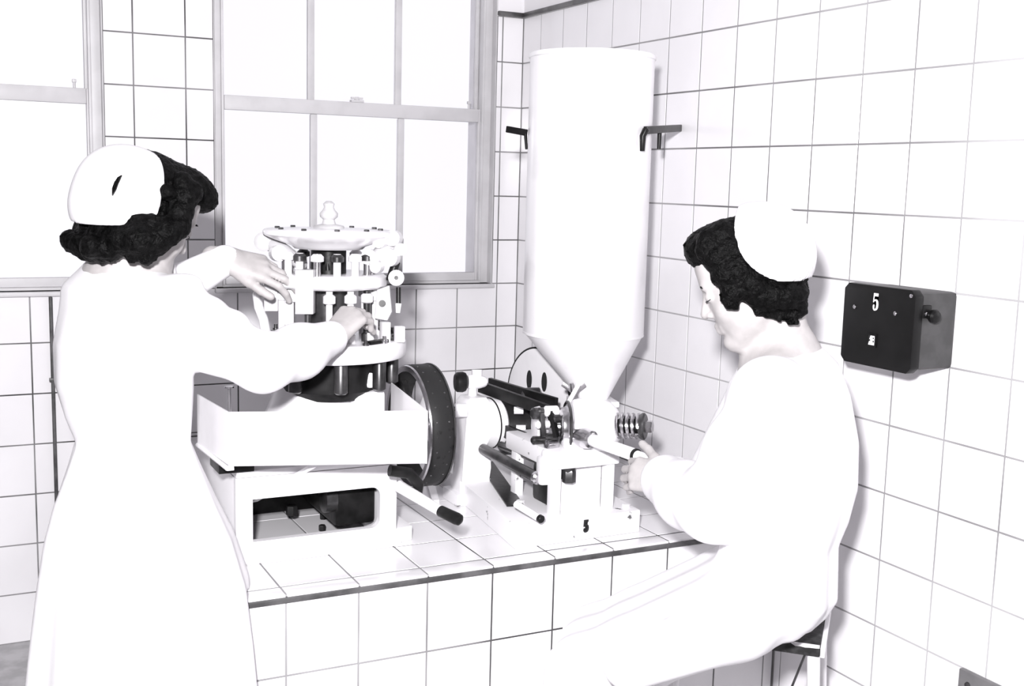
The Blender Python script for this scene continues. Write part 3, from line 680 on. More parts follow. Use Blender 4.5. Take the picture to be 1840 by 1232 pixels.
# table: legs, top, recessed panel, hanging nut
TY = -1.365
def tx(px, py=860, Y=TY): return float(onY(px, py, Y)[0])
def tz(py, px=1020, Y=TY): return float(onY(px, py, Y)[2])
tl, tr_ = tx(994), tx(1104); ZT0, ZT1 = tz(838, 1050), tz(806, 1050)
for (a, b) in ((tl, tl+.022), (tr_-.020, tr_)):
    for y in (TY, TY+.19): bm = B(); box(bm, a, min(b, a+.03), y, y+.028, BZ-.002, ZT0, bev=.003); obj('table_leg', bm, CHIPPED, mb)
bm = B(); box(bm, tl-.006, tr_+.008, TY-.008, TY+.24, ZT0, ZT1, bev=.005); obj('table_top', bm, CHIPPED, mb)
bm = B(); box(bm, tl+.022, tr_-.020, TY+.03, TY+.036, BZ-.001, ZT0); obj('table_panel', bm, ENAMEL, mb)
q = at(1040, 852, 2.66); bm = B(); cyl(bm, (q[0], TY+.016, ZT0-.028), (q[0], TY+.016, ZT0), .019, seg=24); obj('spindle', bm, DSTEEL, mb)
bm = B(); hexnut(bm, (q[0], TY+.010, ZT0-.036), (0, 0, 1), .016, .03); obj('spindle_nut', bm, DSTEEL, mb)
# body
AXD = Vector((.945, -.327, 0))
bc = at(1052, 765, 2.74)
p0 = V(bc)-AXD*.036; Lb = .118
bm = B(); rev(bm, p0, AXD, [(0, .055), (.006, .062), (.02, .066), (.070, .066), (.094, .060), (.110, .044), (Lb, .034)], 44); obj('body', bm, ENAMEL, mb, angle=60)
bm = B(); box(bm, bc[0]-.062, bc[0]+.062, bc[1]-.05, bc[1]+.05, ZT1-.001, bc[2]-.02, bev=.010, rz=-.33, pivot=bc); obj('body_foot', bm, ENAMEL, mb)
fc = V(p0); bm = B(); rev(bm, fc, -AXD, [(-.002, .054), (.004, .058), (.008, .058), (.010, .050), (.014, .046), (.024, .044), (.028, .038), (.028, .02), (.012, .016)], 40); obj('end_ring', bm, STEEL, mb)
bm = B(); rev(bm, fc-AXD*.004, -AXD, [(0, .057), (.002, .061), (.006, .061), (.008, .057)], 40, cap=False); obj('polished_band', bm, DSTEEL, mb)
# neck and top flange under the hopper
bm = B(); rev(bm, (NX, NY, bc[2]+.03), (0, 0, 1), [(0, .052), (Z_neck-bc[2]-.042, .044)], 32); obj('neck', bm, ENAMEL, mb)
bm = B(); box(bm, NX-.058, NX+.055, NY-.05, NY+.05, Z_neck-.014, Z_neck+.001, bev=.004, rz=-.25, pivot=(NX, NY, 0)); obj('neck_flange', bm, ENAMEL, mb)
for px, py, t_ in ((1030, 712, 2.85), (1076, 716, 2.88)):
    q = at(px, py, t_); nb = obj('flange_bolt', hexnut(B(), (q[0], q[1], Z_neck-.012), (0, 0, 1), .011, .016), DSTEEL, mb)
    if px == 1030:
        bm = B()
        for dx in (-1, 1):
            a = V(q)+Vector((0, 0, .012)); b = a+V(CR)*(.028*dx)+Vector((0, 0, .020)); bar(bm, a, b, .006, .012, bev=.002)
        cyl(bm, V(q), V(q)+Vector((-.006, 0, .034)), .005, seg=12); obj('wing_nut', bm, STEEL, nb)
bm = B(); a, b = at(1022, 722, 2.80), at(1040, 690, 2.82); bar(bm, a, b, .010, .006, bev=.001); c_ = obj('hinge_clip', bm, ENAMEL, mb)
# coil spring and spindle
s0 = V(at(1093, 764, 2.72)); sd = (V(at(1160, 766, 2.69))-s0); sl_ = sd.length; sd.normalize(); _, su, sv = frame_of(sd)
bm = B(); pts = []
for k in range(6*20+1):
    th = 2*math.pi*k/20; pts.append(s0+sd*(sl_*.86*k/(6*20))+(su*math.cos(th)+sv*math.sin(th))*.0275)
tube(bm, pts, .0042, 8); obj('coil_spring', bm, STEEL, mb)
bm = B(); cyl(bm, s0-sd*.03, s0+sd*sl_*.9, .0175, seg=20); obj('spring_rod', bm, BLACK, mb)
bm = B(); rev(bm, s0+sd*sl_*.86, sd, [(0, .029), (.006, .032), (.010, .032), (.013, .028)], 28); obj('spring_washer', bm, DSTEEL, mb)
bm = B(); hexnut(bm, s0+sd*(sl_*.86+.012), sd, .015, .018); obj('spring_nut', bm, STEEL, mb)
# handle boss and white lever toward the seated woman
b0 = V(at(1058, 788, 2.67)); bd = V(at(1154, 822, 2.52))-b0; bl = bd.length; bd.normalize()
bm = B(); rev(bm, b0-bd*.03, bd, [(0, .026), (.025, .025), (.040, .021), (.044, .014)], 26); obj('lever_boss', bm, STEEL, mb)
bm = B(); rev(bm, b0, bd, [(0, .012), (.008, .0145), (bl*.85, .0145), (bl*.87, .012), (bl*1.30, .0115)], 20); hl_ = obj('hand_lever', bm, ENAMEL, mb)
bm = B(); rev(bm, b0+bd*bl*.86, bd, [(0, .0125), (.002, .0155), (.007, .0155), (.009, .0125)], 20); obj('lever_collar', bm, BLACK, hl_)
# pedestal with bearing at the back left, round housing and tie bars
pz0 = BZ-.002
pb = at(850, 790, 2.98)
px_, py_ = float(pb[0]), float(pb[1])
bm = B(); pr_ = [(-.048, 0), (.040, 0), (.040, .03), (.034, .06), (.032, .235), (.022, .248), (-.026, .248), (-.036, .235), (-.036, .06), (-.048, .03)]
prism(bm, [(px_+x, py_-.03, CH+.03+z) for x, z in pr_], (0, .06, 0), bev=.005); obj('pedestal', bm, ENAMEL, mb)
bm = B(); box(bm, px_-.062, px_+.056, py_-.045, py_+.05, CH, CH+.032, bev=.004); obj('pedestal_foot', bm, CHIPPED, mb)
bm = B(); rev(bm, at(818, 737, 2.92), AXD*-1, [(-.03, .018), (0, .018), (.003, .013)], 20); obj('shaft_cap', bm, ENAMEL, mb)
bm = B(); rev(bm, at(816, 736, 2.915), AXD*-1, [(-.004, .011), (.003, .010)], 6); obj('shaft_nut', bm, DSTEEL, mb)
hcen = V(at(874, 760, 2.98)); bm = B(); rev(bm, hcen, (1, .05, 0), [(-.02, .062), (.006, .064), (.010, .066), (.028, .066), (.034, .060), (.036, .03)], 40); ho = obj('bearing_housing', bm, ENAMEL, mb)
bm = B(); rev(bm, hcen+Vector((.007, 0, 0)), (1, .05, 0), [(0, .0645), (0, .0668), (.003, .0668), (.003, .0645)], 40, cap=False); obj('housing_groove', bm, BLACK, ho)
# clamp knob on top of the pedestal
kc = V(at(828, 686, 2.96)); bm = B(); kd = V(CR)*-1+V(CF)*-.25
rev(bm, kc, kd, [(-.018, .014), (-.012, .024), (-.004, .027), (.010, .026), (.016, .020), (.018, .006)], 26); ck = obj('clamp_knob', bm, BLACK, mb)
bm = B(); rev(bm, kc-kd.normalized()*.018, -kd, [(0, .017), (.004, .019), (.030, .018), (.045, .014), (.05, .010)], 22); obj('clamp_sleeve', bm, ENAMEL, ck)
bm = B(); cyl(bm, at(849, 715, 2.97), at(849, 690, 2.97), .012, seg=16); cyl(bm, at(857, 682, 2.97), at(857, 664, 2.97), .013, .014, seg=16); obj('clamp_post', bm, ENAMEL, ck)
u0, u1 = V(at(862, 694, 3.02)), V(at(985, 738, 2.80))
bm = B(); bar(bm, u0, u1, .012, .030, bev=.002); tb = obj('tie_bar', bm, BLACK, mb)
u0b, u1b = V(at(880, 688, 3.12)), V(at(1000, 725, 2.90)); bm = B(); bar(bm, u0b, u1b, .012, .030, bev=.002); obj('tie_bar', bm, BLACK, mb)
l0, l1 = V(at(893, 768, 2.98)), V(at(992, 808, 2.76)); bm = B(); bar(bm, l0, l1, .012, .034, bev=.002); obj('tie_bar', bm, BLACK, mb)
for a, b in ((V(at(866, 691, 3.018)), V(at(982, 731, 2.806))), (V(at(897, 762, 2.974)), V(at(990, 799, 2.76)))):
    bm = B(); bar(bm, a, b, .013, .003); obj('bar_edge', bm, STEEL, tb)
bm = B(); box(bm, l0.x-.018, l0.x+.012, l0.y-.015, l0.y+.015, l0.z-.02, l0.z+.022, bev=.003); obj('bar_clamp', bm, ENAMEL, mb)
# dark gear case between the bars, with a grey drum above
gc = V(at(938, 765, 3.05)); bm = B(); rev(bm, gc-AXD*.06, AXD, [(0, .066), (.006, .076), (.13, .076), (.14, .06)], 32); obj('gear_case', bm, BLACK, mb)
dc = V(at(955, 716, 3.02)); bm = B(); rev(bm, dc-AXD*.030, AXD, [(0, .018), (.003, .028), (.034, .030), (.050, .030), (.054, .024)], 28); obj('drum', bm, DSTEEL, mb)
for px, py, t_ in ((897, 718, 3.00), (932, 737, 2.95), (936, 770, 2.93)):
    q = V(at(px, py, t_)); bm = B(); cyl(bm, q-V(CR)*.012, q+V(CR)*.012, .006 if px < 900 else .010, seg=12); obj('pin', bm, STEEL if px < 900 else ENAMEL, mb)
# die head with clustered castings, left of the body
dcn = V(at(972, 768, 2.80)); bm = B(); rev(bm, dcn-AXD*.02, AXD, [(0, .030), (.004, .050), (.016, .053), (.022, .046), (.034, .03)], 30); dh = obj('die_head', bm, CHIPPED, mb)
for px, py, r in ((962, 742, .014), (985, 738, .013), (970, 762, .010), (984, 786, .012), (962, 790, .010), (997, 752, .011), (972, 738, .009)):
    q = V(at(px, py, 2.735)); bm = B(); rev(bm, q+AXD*.02, -AXD+V(CF)*-.5, [(0, r), (.03, r), (.034, r*.6)], 14); obj('die_stud', bm, ENAMEL if (px+py) % 3 else DSTEEL, dh)
bm = B(); bar(bm, at(973, 742, 2.72), at(976, 785, 2.72), .012, .008); obj('die_yoke', bm, DSTEEL, dh)
bm = B(); bar(bm, at(990, 738, 2.72), at(1000, 785, 2.72), .014, .010); obj('die_yoke', bm, BLACK, dh)
bm = B(); q = V(at(987, 800, 2.70)); rev(bm, q, -AXD+V(CF)*-.6, [(-.02, .012), (.008, .012), (.010, .008)], 16); obj('bar_nut', bm, STEEL, mb)
# slide rod with end block, low in front
r0_, r1_ = V(at(868, 806, 2.94)), V(at(965, 858, 2.70))
bm = B(); cyl(bm, r0_, r1_, .0135, seg=18); sr_ = obj('slide_rod', bm, DSTEEL, mb)
bm = B(); cyl(bm, V(at(900, 800, 2.94)), V(at(985, 832, 2.76)), .011, seg=16); obj('slide_rod', bm, DSTEEL, mb)
bm = B(); rev(bm, r1_, V(r1_-r0_), [(-.004, .0155), (.006, .0155), (.010, .010)], 18); obj('rod_nut', bm, STEEL, sr_)
bm = B(); q = V(at(984, 842, 2.70)); box(bm, q.x-.024, q.x+.022, q.y-.018, q.y+.02, q.z-.036, q.z+.030, bev=.008, rz=-.2); obj('end_block', bm, CHIPPED, mb)
bm = B(); box(bm, q.x-.014, q.x+.012, q.y-.012, q.y+.014, q.z+.02, q.z+.048, bev=.010); obj('end_block', bm, ENAMEL, mb)
d0_, d1_ = onZ(872, 830, BZ+.003), onZ(926, 908, BZ+.003); bm = B(); bar(bm, d0_, d1_, .042, .004); obj('dark_band', bm, BLACK, mb)  # flat black strip laid for a dark band across the base slab
bm = B(); box(bm, tl+.03, tr_-.03, TY+.06, TY+.16, BZ-.001, ZT0-.02, bev=.01); obj('table_dark_fill', bm, BLACK, mb)  # black box added to darken the space under the table
# slotted hand wheel behind
wc = V(at(968, 722, 3.16)); wr = .150
bm = B(); rev(bm, wc, (-1, -.12, 0), [(-.012, wr), (.004, wr), (.006, wr-.010), (.006, .03), (.020, .026), (.022, .01)], 64); wh = obj('pulley_disc', bm, ENAMEL, mb)
bm = B(); rev(bm, wc, (-1, -.12, 0), [(-.013, wr-.002), (-.013, wr+.0025), (.0045, wr+.0025), (.0045, wr-.004)], 64, cap=False); obj('pulley_tyre', bm, RUBBER, wh)
wd, wu, wv = frame_of((-1, -.12, 0))
for px, py in ((951, 682), (978, 686)):
    q = at(px, py, 3.1); d = ray(px, py); s = (V(wc+wd*.0065)-V(CAM)).dot(wd)/V(d).dot(wd); q = V(CAM)+V(d)*s
    bm = B(); pp = []
    hv = Vector((wd.y, -wd.x, 0)).normalized()
    for k in range(20): an = 2*math.pi*k/20; pp.append(q+hv*(.0125*math.cos(an))+Vector((0, 0, .027*math.sin(an))))
    prism(bm, pp, wd*.0008); obj('slot', bm, HOLE, wh)
bm = B(); cyl(bm, wc, wc+AXD*.0+Vector((-.08, -.02, 0)), .016, seg=18); obj('pulley_shaft', bm, DSTEEL, mb)
bm = B(); cyl(bm, (wc.x+.02, wc.y, BZ-.002), (wc.x+.02, wc.y, wc.z), .024, .018, seg=18); obj('pulley_stand', bm, ENAMEL, mb)
#PART3
# ================================================================== people
def head_axes(hd, pitch, rollv=0.0):
    h, p = math.radians(hd), math.radians(pitch)
    f = np.array([math.sin(h)*math.cos(p), math.cos(h)*math.cos(p), -math.sin(p)]); l = np.array([-math.cos(h), math.sin(h), 0.0])
    u = np.cross(f, l); r = math.radians(rollv)
    l2 = l*math.cos(r)+u*math.sin(r); u2 = u*math.cos(r)-l*math.sin(r)
    return np.stack([f, l2, u2], 1)           # columns: forward, left, up
def unit(v): v = np.array(v, float); return v/np.linalg.norm(v)
def rotv(v, ax, a): return np.array(Matrix.Rotation(a, 3, V(ax)) @ V(v))

def add_head(F, C, R):
    W = lambda p: C + R @ np.array(p, float)
    F.ell(W((-.012, 0, .030)), (.094, .074, .084), R, k=.01)
    F.ell(W((.026, 0, -.030)), (.062, .060, .082), R, k=.03)
    for s in (-1, 1):
        F.cap(W((-.005, .046*s, -.050)), W((.055, .014*s, -.098)), .020, .016, k=.02)
        F.ell(W((.054, .036*s, -.030)), (.022, .020, .022), R, k=.015)
    F.ell(W((.070, 0, -.098)), (.016, .020, .015), R, k=.015)
    F.cap(W((.078, -.030, .020)), W((.078, .030, .020)), .0115, .0115, k=.012)
    F.ell(W((.062, 0, .050)), (.030, .052, .045), R, k=.015)
    for s in (-1, 1): F.ell(W((.092, .031*s, .001)), (.014, .015, .011), R, k=.008, cut=True)
    F.cap(W((.084, 0, .006)), W((.100, 0, -.031)), .0065, .0098, k=.009)
    for s in (-1, 1): F.ell(W((.089, .010*s, -.035)), (.010, .008, .007), R, k=.005)
    for s in (-1, 1):
        F.ell(W((.0765, .031*s, .000)), (.0120, .0135, .0115), R, k=.003)
    F.cap(W((.078, -.018, -.062)), W((.086, 0, -.060)), .0036, .0050, k=.007); F.cap(W((.078, .018, -.062)), W((.086, 0, -.060)), .0036, .0050, k=.007)
    F.cap(W((.077, -.014, -.071)), W((.084, 0, -.071)), .0042, .0055, k=.007); F.cap(W((.077, .014, -.071)), W((.084, 0, -.071)), .0042, .0055, k=.007)
    for s in (-1, 1):
        F.ell(W((-.004, .074*s, -.006)), (.017, .007, .029), R, k=.006); F.ell(W((.004, .083*s, -.002)), (.008, .005, .014), R, k=.004, cut=True)
        F.ell(W((.002, .073*s, -.032)), (.008, .006, .009), R, k=.005)
def face_parts(C, R, parent):
    W = lambda p: V(C + R @ np.array(p, float))
    for s in (-1, 1):
        bm = B(); tube(bm, [W((.080-.004*abs(t), .031*s+.0125*t, -.004-.0030*(1-t*t))) + V(R[:, 0])*.0085*(1-abs(t)**2*.75) for t in (-1, -.5, 0, .5, 1)], [.0006, .0013, .0015, .0014, .0008], 6); obj('eyelashes', bm, LASH, parent)
        bm = B(); tube(bm, [W((.0885-.0035*t*t, .031*s+.019*t, .021+.002*(1-t*t))) for t in (-1, -.5, 0, .5, 1)], [.0008, .0020, .0023, .0020, .0008], 6); obj('eyebrow', bm, HAIR, parent)
def hand(F, Wr, d, n, s, bend=(25, 35, 25), spread=1.0, sc=1.0, thumb=(.55, .75, -.35), tb=(10, 20)):
    d = unit(d); n = unit(np.array(n)-d*np.dot(n, d)); s = unit(np.array(s)-d*np.dot(s, d)-n*np.dot(s, n))
    Wr = np.array(Wr, float); offs = (.029, .010, -.009, -.027); ln = (.080, .085, .081, .073)
    L = ((.040, .025, .020), (.044, .028, .021), (.041, .026, .020), (.032, .020, .018))
    tips = []
    for i in range(4):
        a = Wr + s*offs[i]*.62*sc; K = Wr + d*ln[i]*sc + s*offs[i]*sc - n*(.003 if i in (0, 3) else 0)
        F.cap(a, K, .0150*sc, .0112*sc, k=.012)
        v = unit(d + s*offs[i]*3.0*spread); p = K; bb = bend[i] if isinstance(bend[0], (tuple, list)) else bend
        for j in range(3):
            v = unit(rotv(v, np.cross(n, d), -math.radians(-bb[j])) if False else v*math.cos(math.radians(bb[j])) - unit(n-v*np.dot(n, v))*math.sin(math.radians(bb[j])))
            q = p + v*L[i][j]*sc; r = (.0092, .0083, .0076)[j]*sc*(.88 if i == 3 else 1); F.cap(p, q, r*1.02, r*.93, k=.003); p = q
        tips.append(p)
    p = Wr + d*.022*sc + s*.020*sc - n*.006; v = unit(d*thumb[0]+s*thumb[1]+n*thumb[2])
    for j, (l, r) in enumerate(((.040, .0145), (.030, .0108), (.024, .0098))):
        q = p + v*l*sc; F.cap(p, q, r*sc, r*.9*sc, k=.007 if j == 0 else .003); p = q
        if j < 2: v = unit(v + d*math.sin(math.radians(tb[j])) - s*math.sin(math.radians(tb[j]))*.5)
    F.cap(Wr - d*.03*sc, Wr + d*.01*sc, .0225*sc, .0220*sc, k=.015)
    return tips
def curls(F, C, R, spots, k=.006):
    for x, y, z, r in spots: F.ell(C + R @ np.array((x, y, z)), (r, r, r*.92), R, k=k)
def locks(F, C, R, spots, k=.005):
    '''locks of hair: photo point, distance, radius in photo pixels; mirrored to the other side of the head'''
    for x, y, t, r in spots:
        p = at(x, y, t); q = R.T @ (p-C); rm = r*t/FPX; F.ell(p, (rm, rm, rm), R, k=k)
        if abs(q[1]) > .02: F.ell(C + R @ np.array((q[0], -q[1], q[2])), (rm, rm, rm), R, k=k)
def hair_disp(a=.0022, w=260.0):
    return lambda X, Y, Z: a*(np.sin(w*X+40*Y)*np.sin(w*Y+33*Z)*np.sin(w*Z+51*X)) + a*.7*np.sin(95*X+60*np.sin(60*Z))*np.sin(120*Z+70*np.sin(50*Y))
def along(rows):          # rows given as photo row, left and right edge at distance t
    out = []
    for y, xl, xr, t, fa, fb in rows:
        c = at((xl+xr)/2, y, t); hw = (xr-xl)/2*t/FPX; out.append((c, hw*fa, hw*fb))
    return out

# ------------------------------------------------------------------ standing woman at the rotary press
w1 = empty('person', at(255, 1232, 2.265)*np.array([1, 1, 0]), 'standing woman in white coat and cap with both hands on the large press', 'person')
HB = 60; f1 = np.array([math.sin(math.radians(HB)), math.cos(math.radians(HB)), 0]); l1v = np.array([-f1[1], f1[0], 0]); r1v = -l1v
C1 = at(262, 388, 2.27); R1 = head_axes(70, 24, 4)
nb1 = at(222, 492, 2.295)                                             # base of the neck
sR, sL = nb1 + r1v*.150 + np.array([0, 0, -.060]), nb1 + l1v*.122 + np.array([0, 0, -.072])
eR, wR = at(472, 652, 2.26), at(597, 606, 2.44)
wL = at(407, 466, 2.50); eL = at(300, 525, 2.44)
hipc = at(250, 900, 2.28); hz_ = float(hipc[2])
lo = np.array([-1.90, -1.74, -.01]); hi = np.array([-0.98, -0.96, 1.60])
F = Field(lo, hi, .014, zones=[(np.minimum(wR, at(660, 540, 2.53))-.05, np.maximum(wR, at(660, 540, 2.53))+.05, .0034), (C1-.125, C1+.125, .0034), (np.minimum(wL, at(540, 520, 2.57))-.06, np.maximum(wL, at(540, 520, 2.57))+.06, .0034)])
add_head(F, C1, R1)
F.cap(C1 + R1 @ np.array((-.028, 0, -.060)), nb1 + np.array([0, 0, .0]), .050, .054, k=.02)
F.cap(nb1, sR, .050, .040, k=.03); F.cap(nb1, sL, .050, .040, k=.03)
F.cap(nb1 + np.array([0, 0, -.06]), hipc + np.array([0, 0, .18]), .095, .080, k=.05); F.cap(hipc + np.array([0, 0, .18]), hipc, .075, .080, k=.05)
F.chain([sR, eR, wR], [.044, .036, .025], k=.02); F.chain([sL, eL, wL], [.044, .036, .025], k=.02)
for s in (-1, 1):
    h0 = hipc + l1v*.085*s; k0 = h0*np.array([1, 1, 0]) + np.array([0, 0, .44]); a0 = h0*np.array([1, 1, 0]) + np.array([0, 0, .085])-f1*.01
    F.chain([h0, k0, a0], [.070, .050, .036], k=.02); F.cap(a0-np.array([0, 0, .035]), a0+f1*.13-np.array([0, 0, .055]), .034, .026, k=.02)
dR = unit(at(642, 556, 2.49)-wR); hand(F, wR, dR, -CF*.8+CU*.45-CR*.25, np.cross(-CF*.8+CU*.45-CR*.25, dR), bend=(48, 58, 35), sc=.98, thumb=(.75, .5, -.5))
dL = unit(at(490, 484, 2.52)-wL); nL = -CF*.70+CU*.70; hand(F, wL, dL, nL, np.cross(dL, nL), bend=((16, 26, 18), (14, 22, 16), (22, 34, 20), (30, 40, 24)), sc=1.02, thumb=(.85, .35, -.30), tb=(4, 8))
body1 = F.mesh('body', SKIN, w1)
face_parts(C1, R1, w1)
# coat
F = Field(lo-.06, hi+.04, .0085)
rows = along([(454, 168, 258, 2.30, 1.0, .95), (472, 150, 278, 2.29, 1.0, .82), (492, 124, 302, 2.28, 1.0, .72), (516, 96, 325, 2.275, 1.05, .66), (560, 94, 345, 2.27, 1.05, .70), (620, 90, 352, 2.265, 1.05, .80), (690, 95, 352, 2.265, 1.05, .84), (745, 114, 348, 2.265, 1.05, .86), (790, 137, 344, 2.265, 1.05, .88),
              (840, 122, 364, 2.265, 1.05, .90), (900, 102, 390, 2.265, 1.05, .92), (960, 88, 420, 2.265, 1.05, .92), (1040, 78, 446, 2.265, 1.05, .92), (1140, 68, 458, 2.265, 1.05, .92), (1232, 60, 466, 2.265, 1.05, .92), (1330, 52, 474, 2.265, 1.05, .92)])
F.stack(rows, r1v, f1, k=.02, fold=.006, nf=8, ph=.7, fz=[(.0, 1.6), (.45, 1.3), (.80, .5), (.90, .5), (1.0, .25), (1.5, 0)])
F.cap(nb1 + r1v*.08 + np.array([0, 0, -.045]), sR, .052, .056, k=.04)
F.chain([sR, (sR+eR)/2+np.array([0, 0, -.012]), eR, (eR+wR)/2+np.array([0, 0, -.004]), wR - unit(wR-eR)*.005], [.057, .057, .054, .053, .037], k=.03)
F.chain([sL, eL, wL - unit(wL-eL)*.004], [.048, .048, .034], k=.03)
for s in (0.2, .45, .7): F.ell(sR+(eR-sR)*s+np.array([0, 0, .05]), (.02, .05, .02), None, k=.02)
q = sR + np.array([.02, .0, .055]); F.ell(q, (.03, .03, .014), None, k=.02)
# sleeve and neck openings
F.cap(nb1 + np.array([0, 0, .014])+f1*.012, C1 + R1 @ np.array((-.02, 0, -.05)), .050, .056, k=.012, cut=True)
# the skirt is pressed flat where it meets the end of the counter
sl_i, X, Y, Z = F.sub((CL-.05, -CD-.05, -.1), (-.9, -.9, CH+.06))
db_ = np.maximum(np.maximum((CL-.004)-X, (-CD-.010)-Y), Z-(CH+.004)); F.mix(sl_i, db_.astype(np.float32), .004, cut=True)
coat1 = F.mesh('coat', COAT, w1)
# collar lapel at the front
bm = B(); a = V(nb1 + f1*.075 + np.array([0, 0, -.02])); prism(bm, [a+V(r1v)*.06+Vector((0, 0, .012)), a+V(f1)*.05+Vector((0, 0, .035)), a+V(f1)*.075+Vector((0, 0, -.05)), a+V(r1v)*.05+V(f1)*.03+Vector((0, 0, -.07))], V(r1v)*.006, bev=.002); obj('lapel', bm, COAT, w1)
# belt seam
# hair and cap
F = Field(C1-.23, C1+.22, .0050)
F.ell(C1 + R1 @ np.array((-.020, 0, .030)), (.102, .088, .094), R1, k=.01)
F.ell(C1 + R1 @ np.array((.052, 0, .088)), (.062, .066, .040), R1, k=.02); F.ell(C1 + R1 @ np.array((.088, 0, .080)), (.034, .056, .030), R1, k=.015)
tt = lambda x: float(np.interp(x, [110, 150, 200, 250, 300, 340, 360], [2.225, 2.205, 2.175, 2.165, 2.185, 2.22, 2.24]))
LK = [(126, 430, 18), (132, 436, 20), (147, 438, 24), (170, 446, 26), (196, 444, 27), (170, 424, 18), (222, 430, 31), (214, 406, 19), (250, 430, 33), (245, 400, 20), (280, 432, 28), (275, 406, 17), (300, 416, 28), (318, 405, 26),
      (324, 380, 25), (332, 352, 25), (343, 345, 22), (328, 325, 18), (300, 345, 16), (181, 404, 8), (196, 396, 8), (207, 391, 9), (226, 386, 8), (240, 385, 9), (257, 385, 9), (236, 464, 9), (262, 463, 15), (275, 460, 8), (152, 456, 14), (184, 462, 12), (190, 412, 20), (205, 425, 22), (175, 408, 14), (268, 395, 14), (290, 398, 12)]
locks(F, C1, R1, [(x, y, tt(x), r) for x, y, r in LK])
F.ell(C1 + R1 @ np.array((.075, 0, -.045)), (.075, .068, .080), R1, k=.008, cut=True)
F.mesh('hair', HAIR, w1, disp=hair_disp())
F = Field(C1-.22, C1+.24, .0045)
cc = np.array((-.050, 0, .034)); cb = np.array((-.058, 0, -.006)); pn = [(np.array((.995, 0, .0995)), .012), (np.array((.475, 0, -.88)), .056)]
F.ell(C1 + R1 @ cc, (.102, .102, .084), R1, k=.01, clip=[(n_, o_) for n_, o_ in pn])
F.ell(C1 + R1 @ cb, (.094, .098, .092), R1, k=.02, clip=[(n_, o_+float(n_ @ (cc-cb))) for n_, o_ in pn])
def hit(px, py):                      # first point of the cap met along a line of sight
    for t in np.arange(1.95, 2.4, .0015):
        p = at(px, py, t); i = [int(np.clip(np.searchsorted(F.ax[q], p[q]), 0, len(F.ax[q])-1)) for q in range(3)]
        if F.F[i[0], i[1], i[2]] < .0015: return V(at(px, py, t-.0025))
    return V(at(px, py, 2.16))
bm = B(); vs2 = [bm.verts.new(hit(x, y)) for x, y in ((218, 314), (211, 318), (205, 327), (201, 338), (201, 351), (207, 341), (212, 330))]
f_ = bm.faces.new(vs2); r_ = bmesh.ops.extrude_face_region(bm, geom=[f_]); bmesh.ops.translate(bm, vec=V(CF)*.006, verts=[v for v in r_['geom'] if isinstance(v, bmesh.types.BMVert)])
obj('hair_gap', bm, HAIR, w1, smooth=False, label='dark crescent of hair showing through a slit in the cap')
F.mesh('cap', CAPM, w1)

# ------------------------------------------------------------------ stool
SZ = .530; C0 = onZ(1475, 1160, SZ); sa = math.radians(135); u1_ = np.array([math.cos(sa), math.sin(sa), 0.0]); u2_ = np.array([u1_[1], -u1_[0], 0.0])
SW, SD_ = .34, .285
stool = empty('stool', (C0+u1_*SW/2+u2_*SD_/2)*np.array([1, 1, 0]), 'square stool with worn black seat and pale legs under the seated woman', 'stool')
def sq(a, b, z): p = C0 + u1_*a + u2_*b; return Vector((float(p[0]), float(p[1]), z))
bm = B(); prism(bm, [sq(0, 0, SZ-.026), sq(SW, 0, SZ-.026), sq(SW, SD_, SZ-.026), sq(0, SD_, SZ-.026)], (0, 0, .026), bev=.006); st = obj('seat', bm, LEATHER, stool)
bm = B(); rs = random.Random(5); n = 16
for (A_, B_) in (((0.002, -.001), (SW*.45, -.001)),):
    top = []; bot = []
    for k in range(n+1):
        f = k/n; a = A_[0]+(B_[0]-A_[0])*f; top.append((a, SZ+.0006)); bot.append((a, SZ-.002-.006*rs.random()*(1 if f < .6 else .3)))
    for k in range(n):
        prism(bm, [sq(top[k][0], -.001, top[k][1]), sq(top[k+1][0], -.001, top[k+1][1]), sq(bot[k+1][0], -.001, bot[k+1][1]), sq(bot[k][0], -.001, bot[k][1])], V(u2_)*.002)
o = obj('torn_edge', bm, STUFF, st, smooth=False, label='ragged pale torn edge of the seat cover'); o['kind'] = 'stuff'
bm = B(); bar(bm, sq(-.004, 0, SZ-.014), sq(-.004, SD_, SZ-.014), .009, .022, bev=.002); obj('lit_worn_side', bm, ENAMEL, st)  # pale strip paints in the light on the seat's worn side face
for a, b in ((.014, .02), (SW-.02, .02), (.014, SD_-.02), (SW-.02, SD_-.02)):
    da = -.03 if a < SW/2 else .03; db = -.03 if b < SD_/2 else .03
    bm = B(); cyl(bm, sq(a, b, SZ-.024), sq(a+da, b+db, 0), .013, .011, 14); obj('leg', bm, ENAMEL, stool)
for z in (.20,):
    for (a, b, c, d) in ((0, 0, SW, 0), (SW, 0, SW, SD_), (SW, SD_, 0, SD_), (0, SD_, 0, 0)):
        bm = B(); cyl(bm, sq(a, b, z), sq(c, d, z), .006, seg=10); obj('stretcher', bm, ENAMEL, stool)
bm = B(); cyl(bm, sq(.03, .02, SZ-.03), sq(.12, .02, .2), .0025, seg=8); obj('brace', bm, DSTEEL, stool)

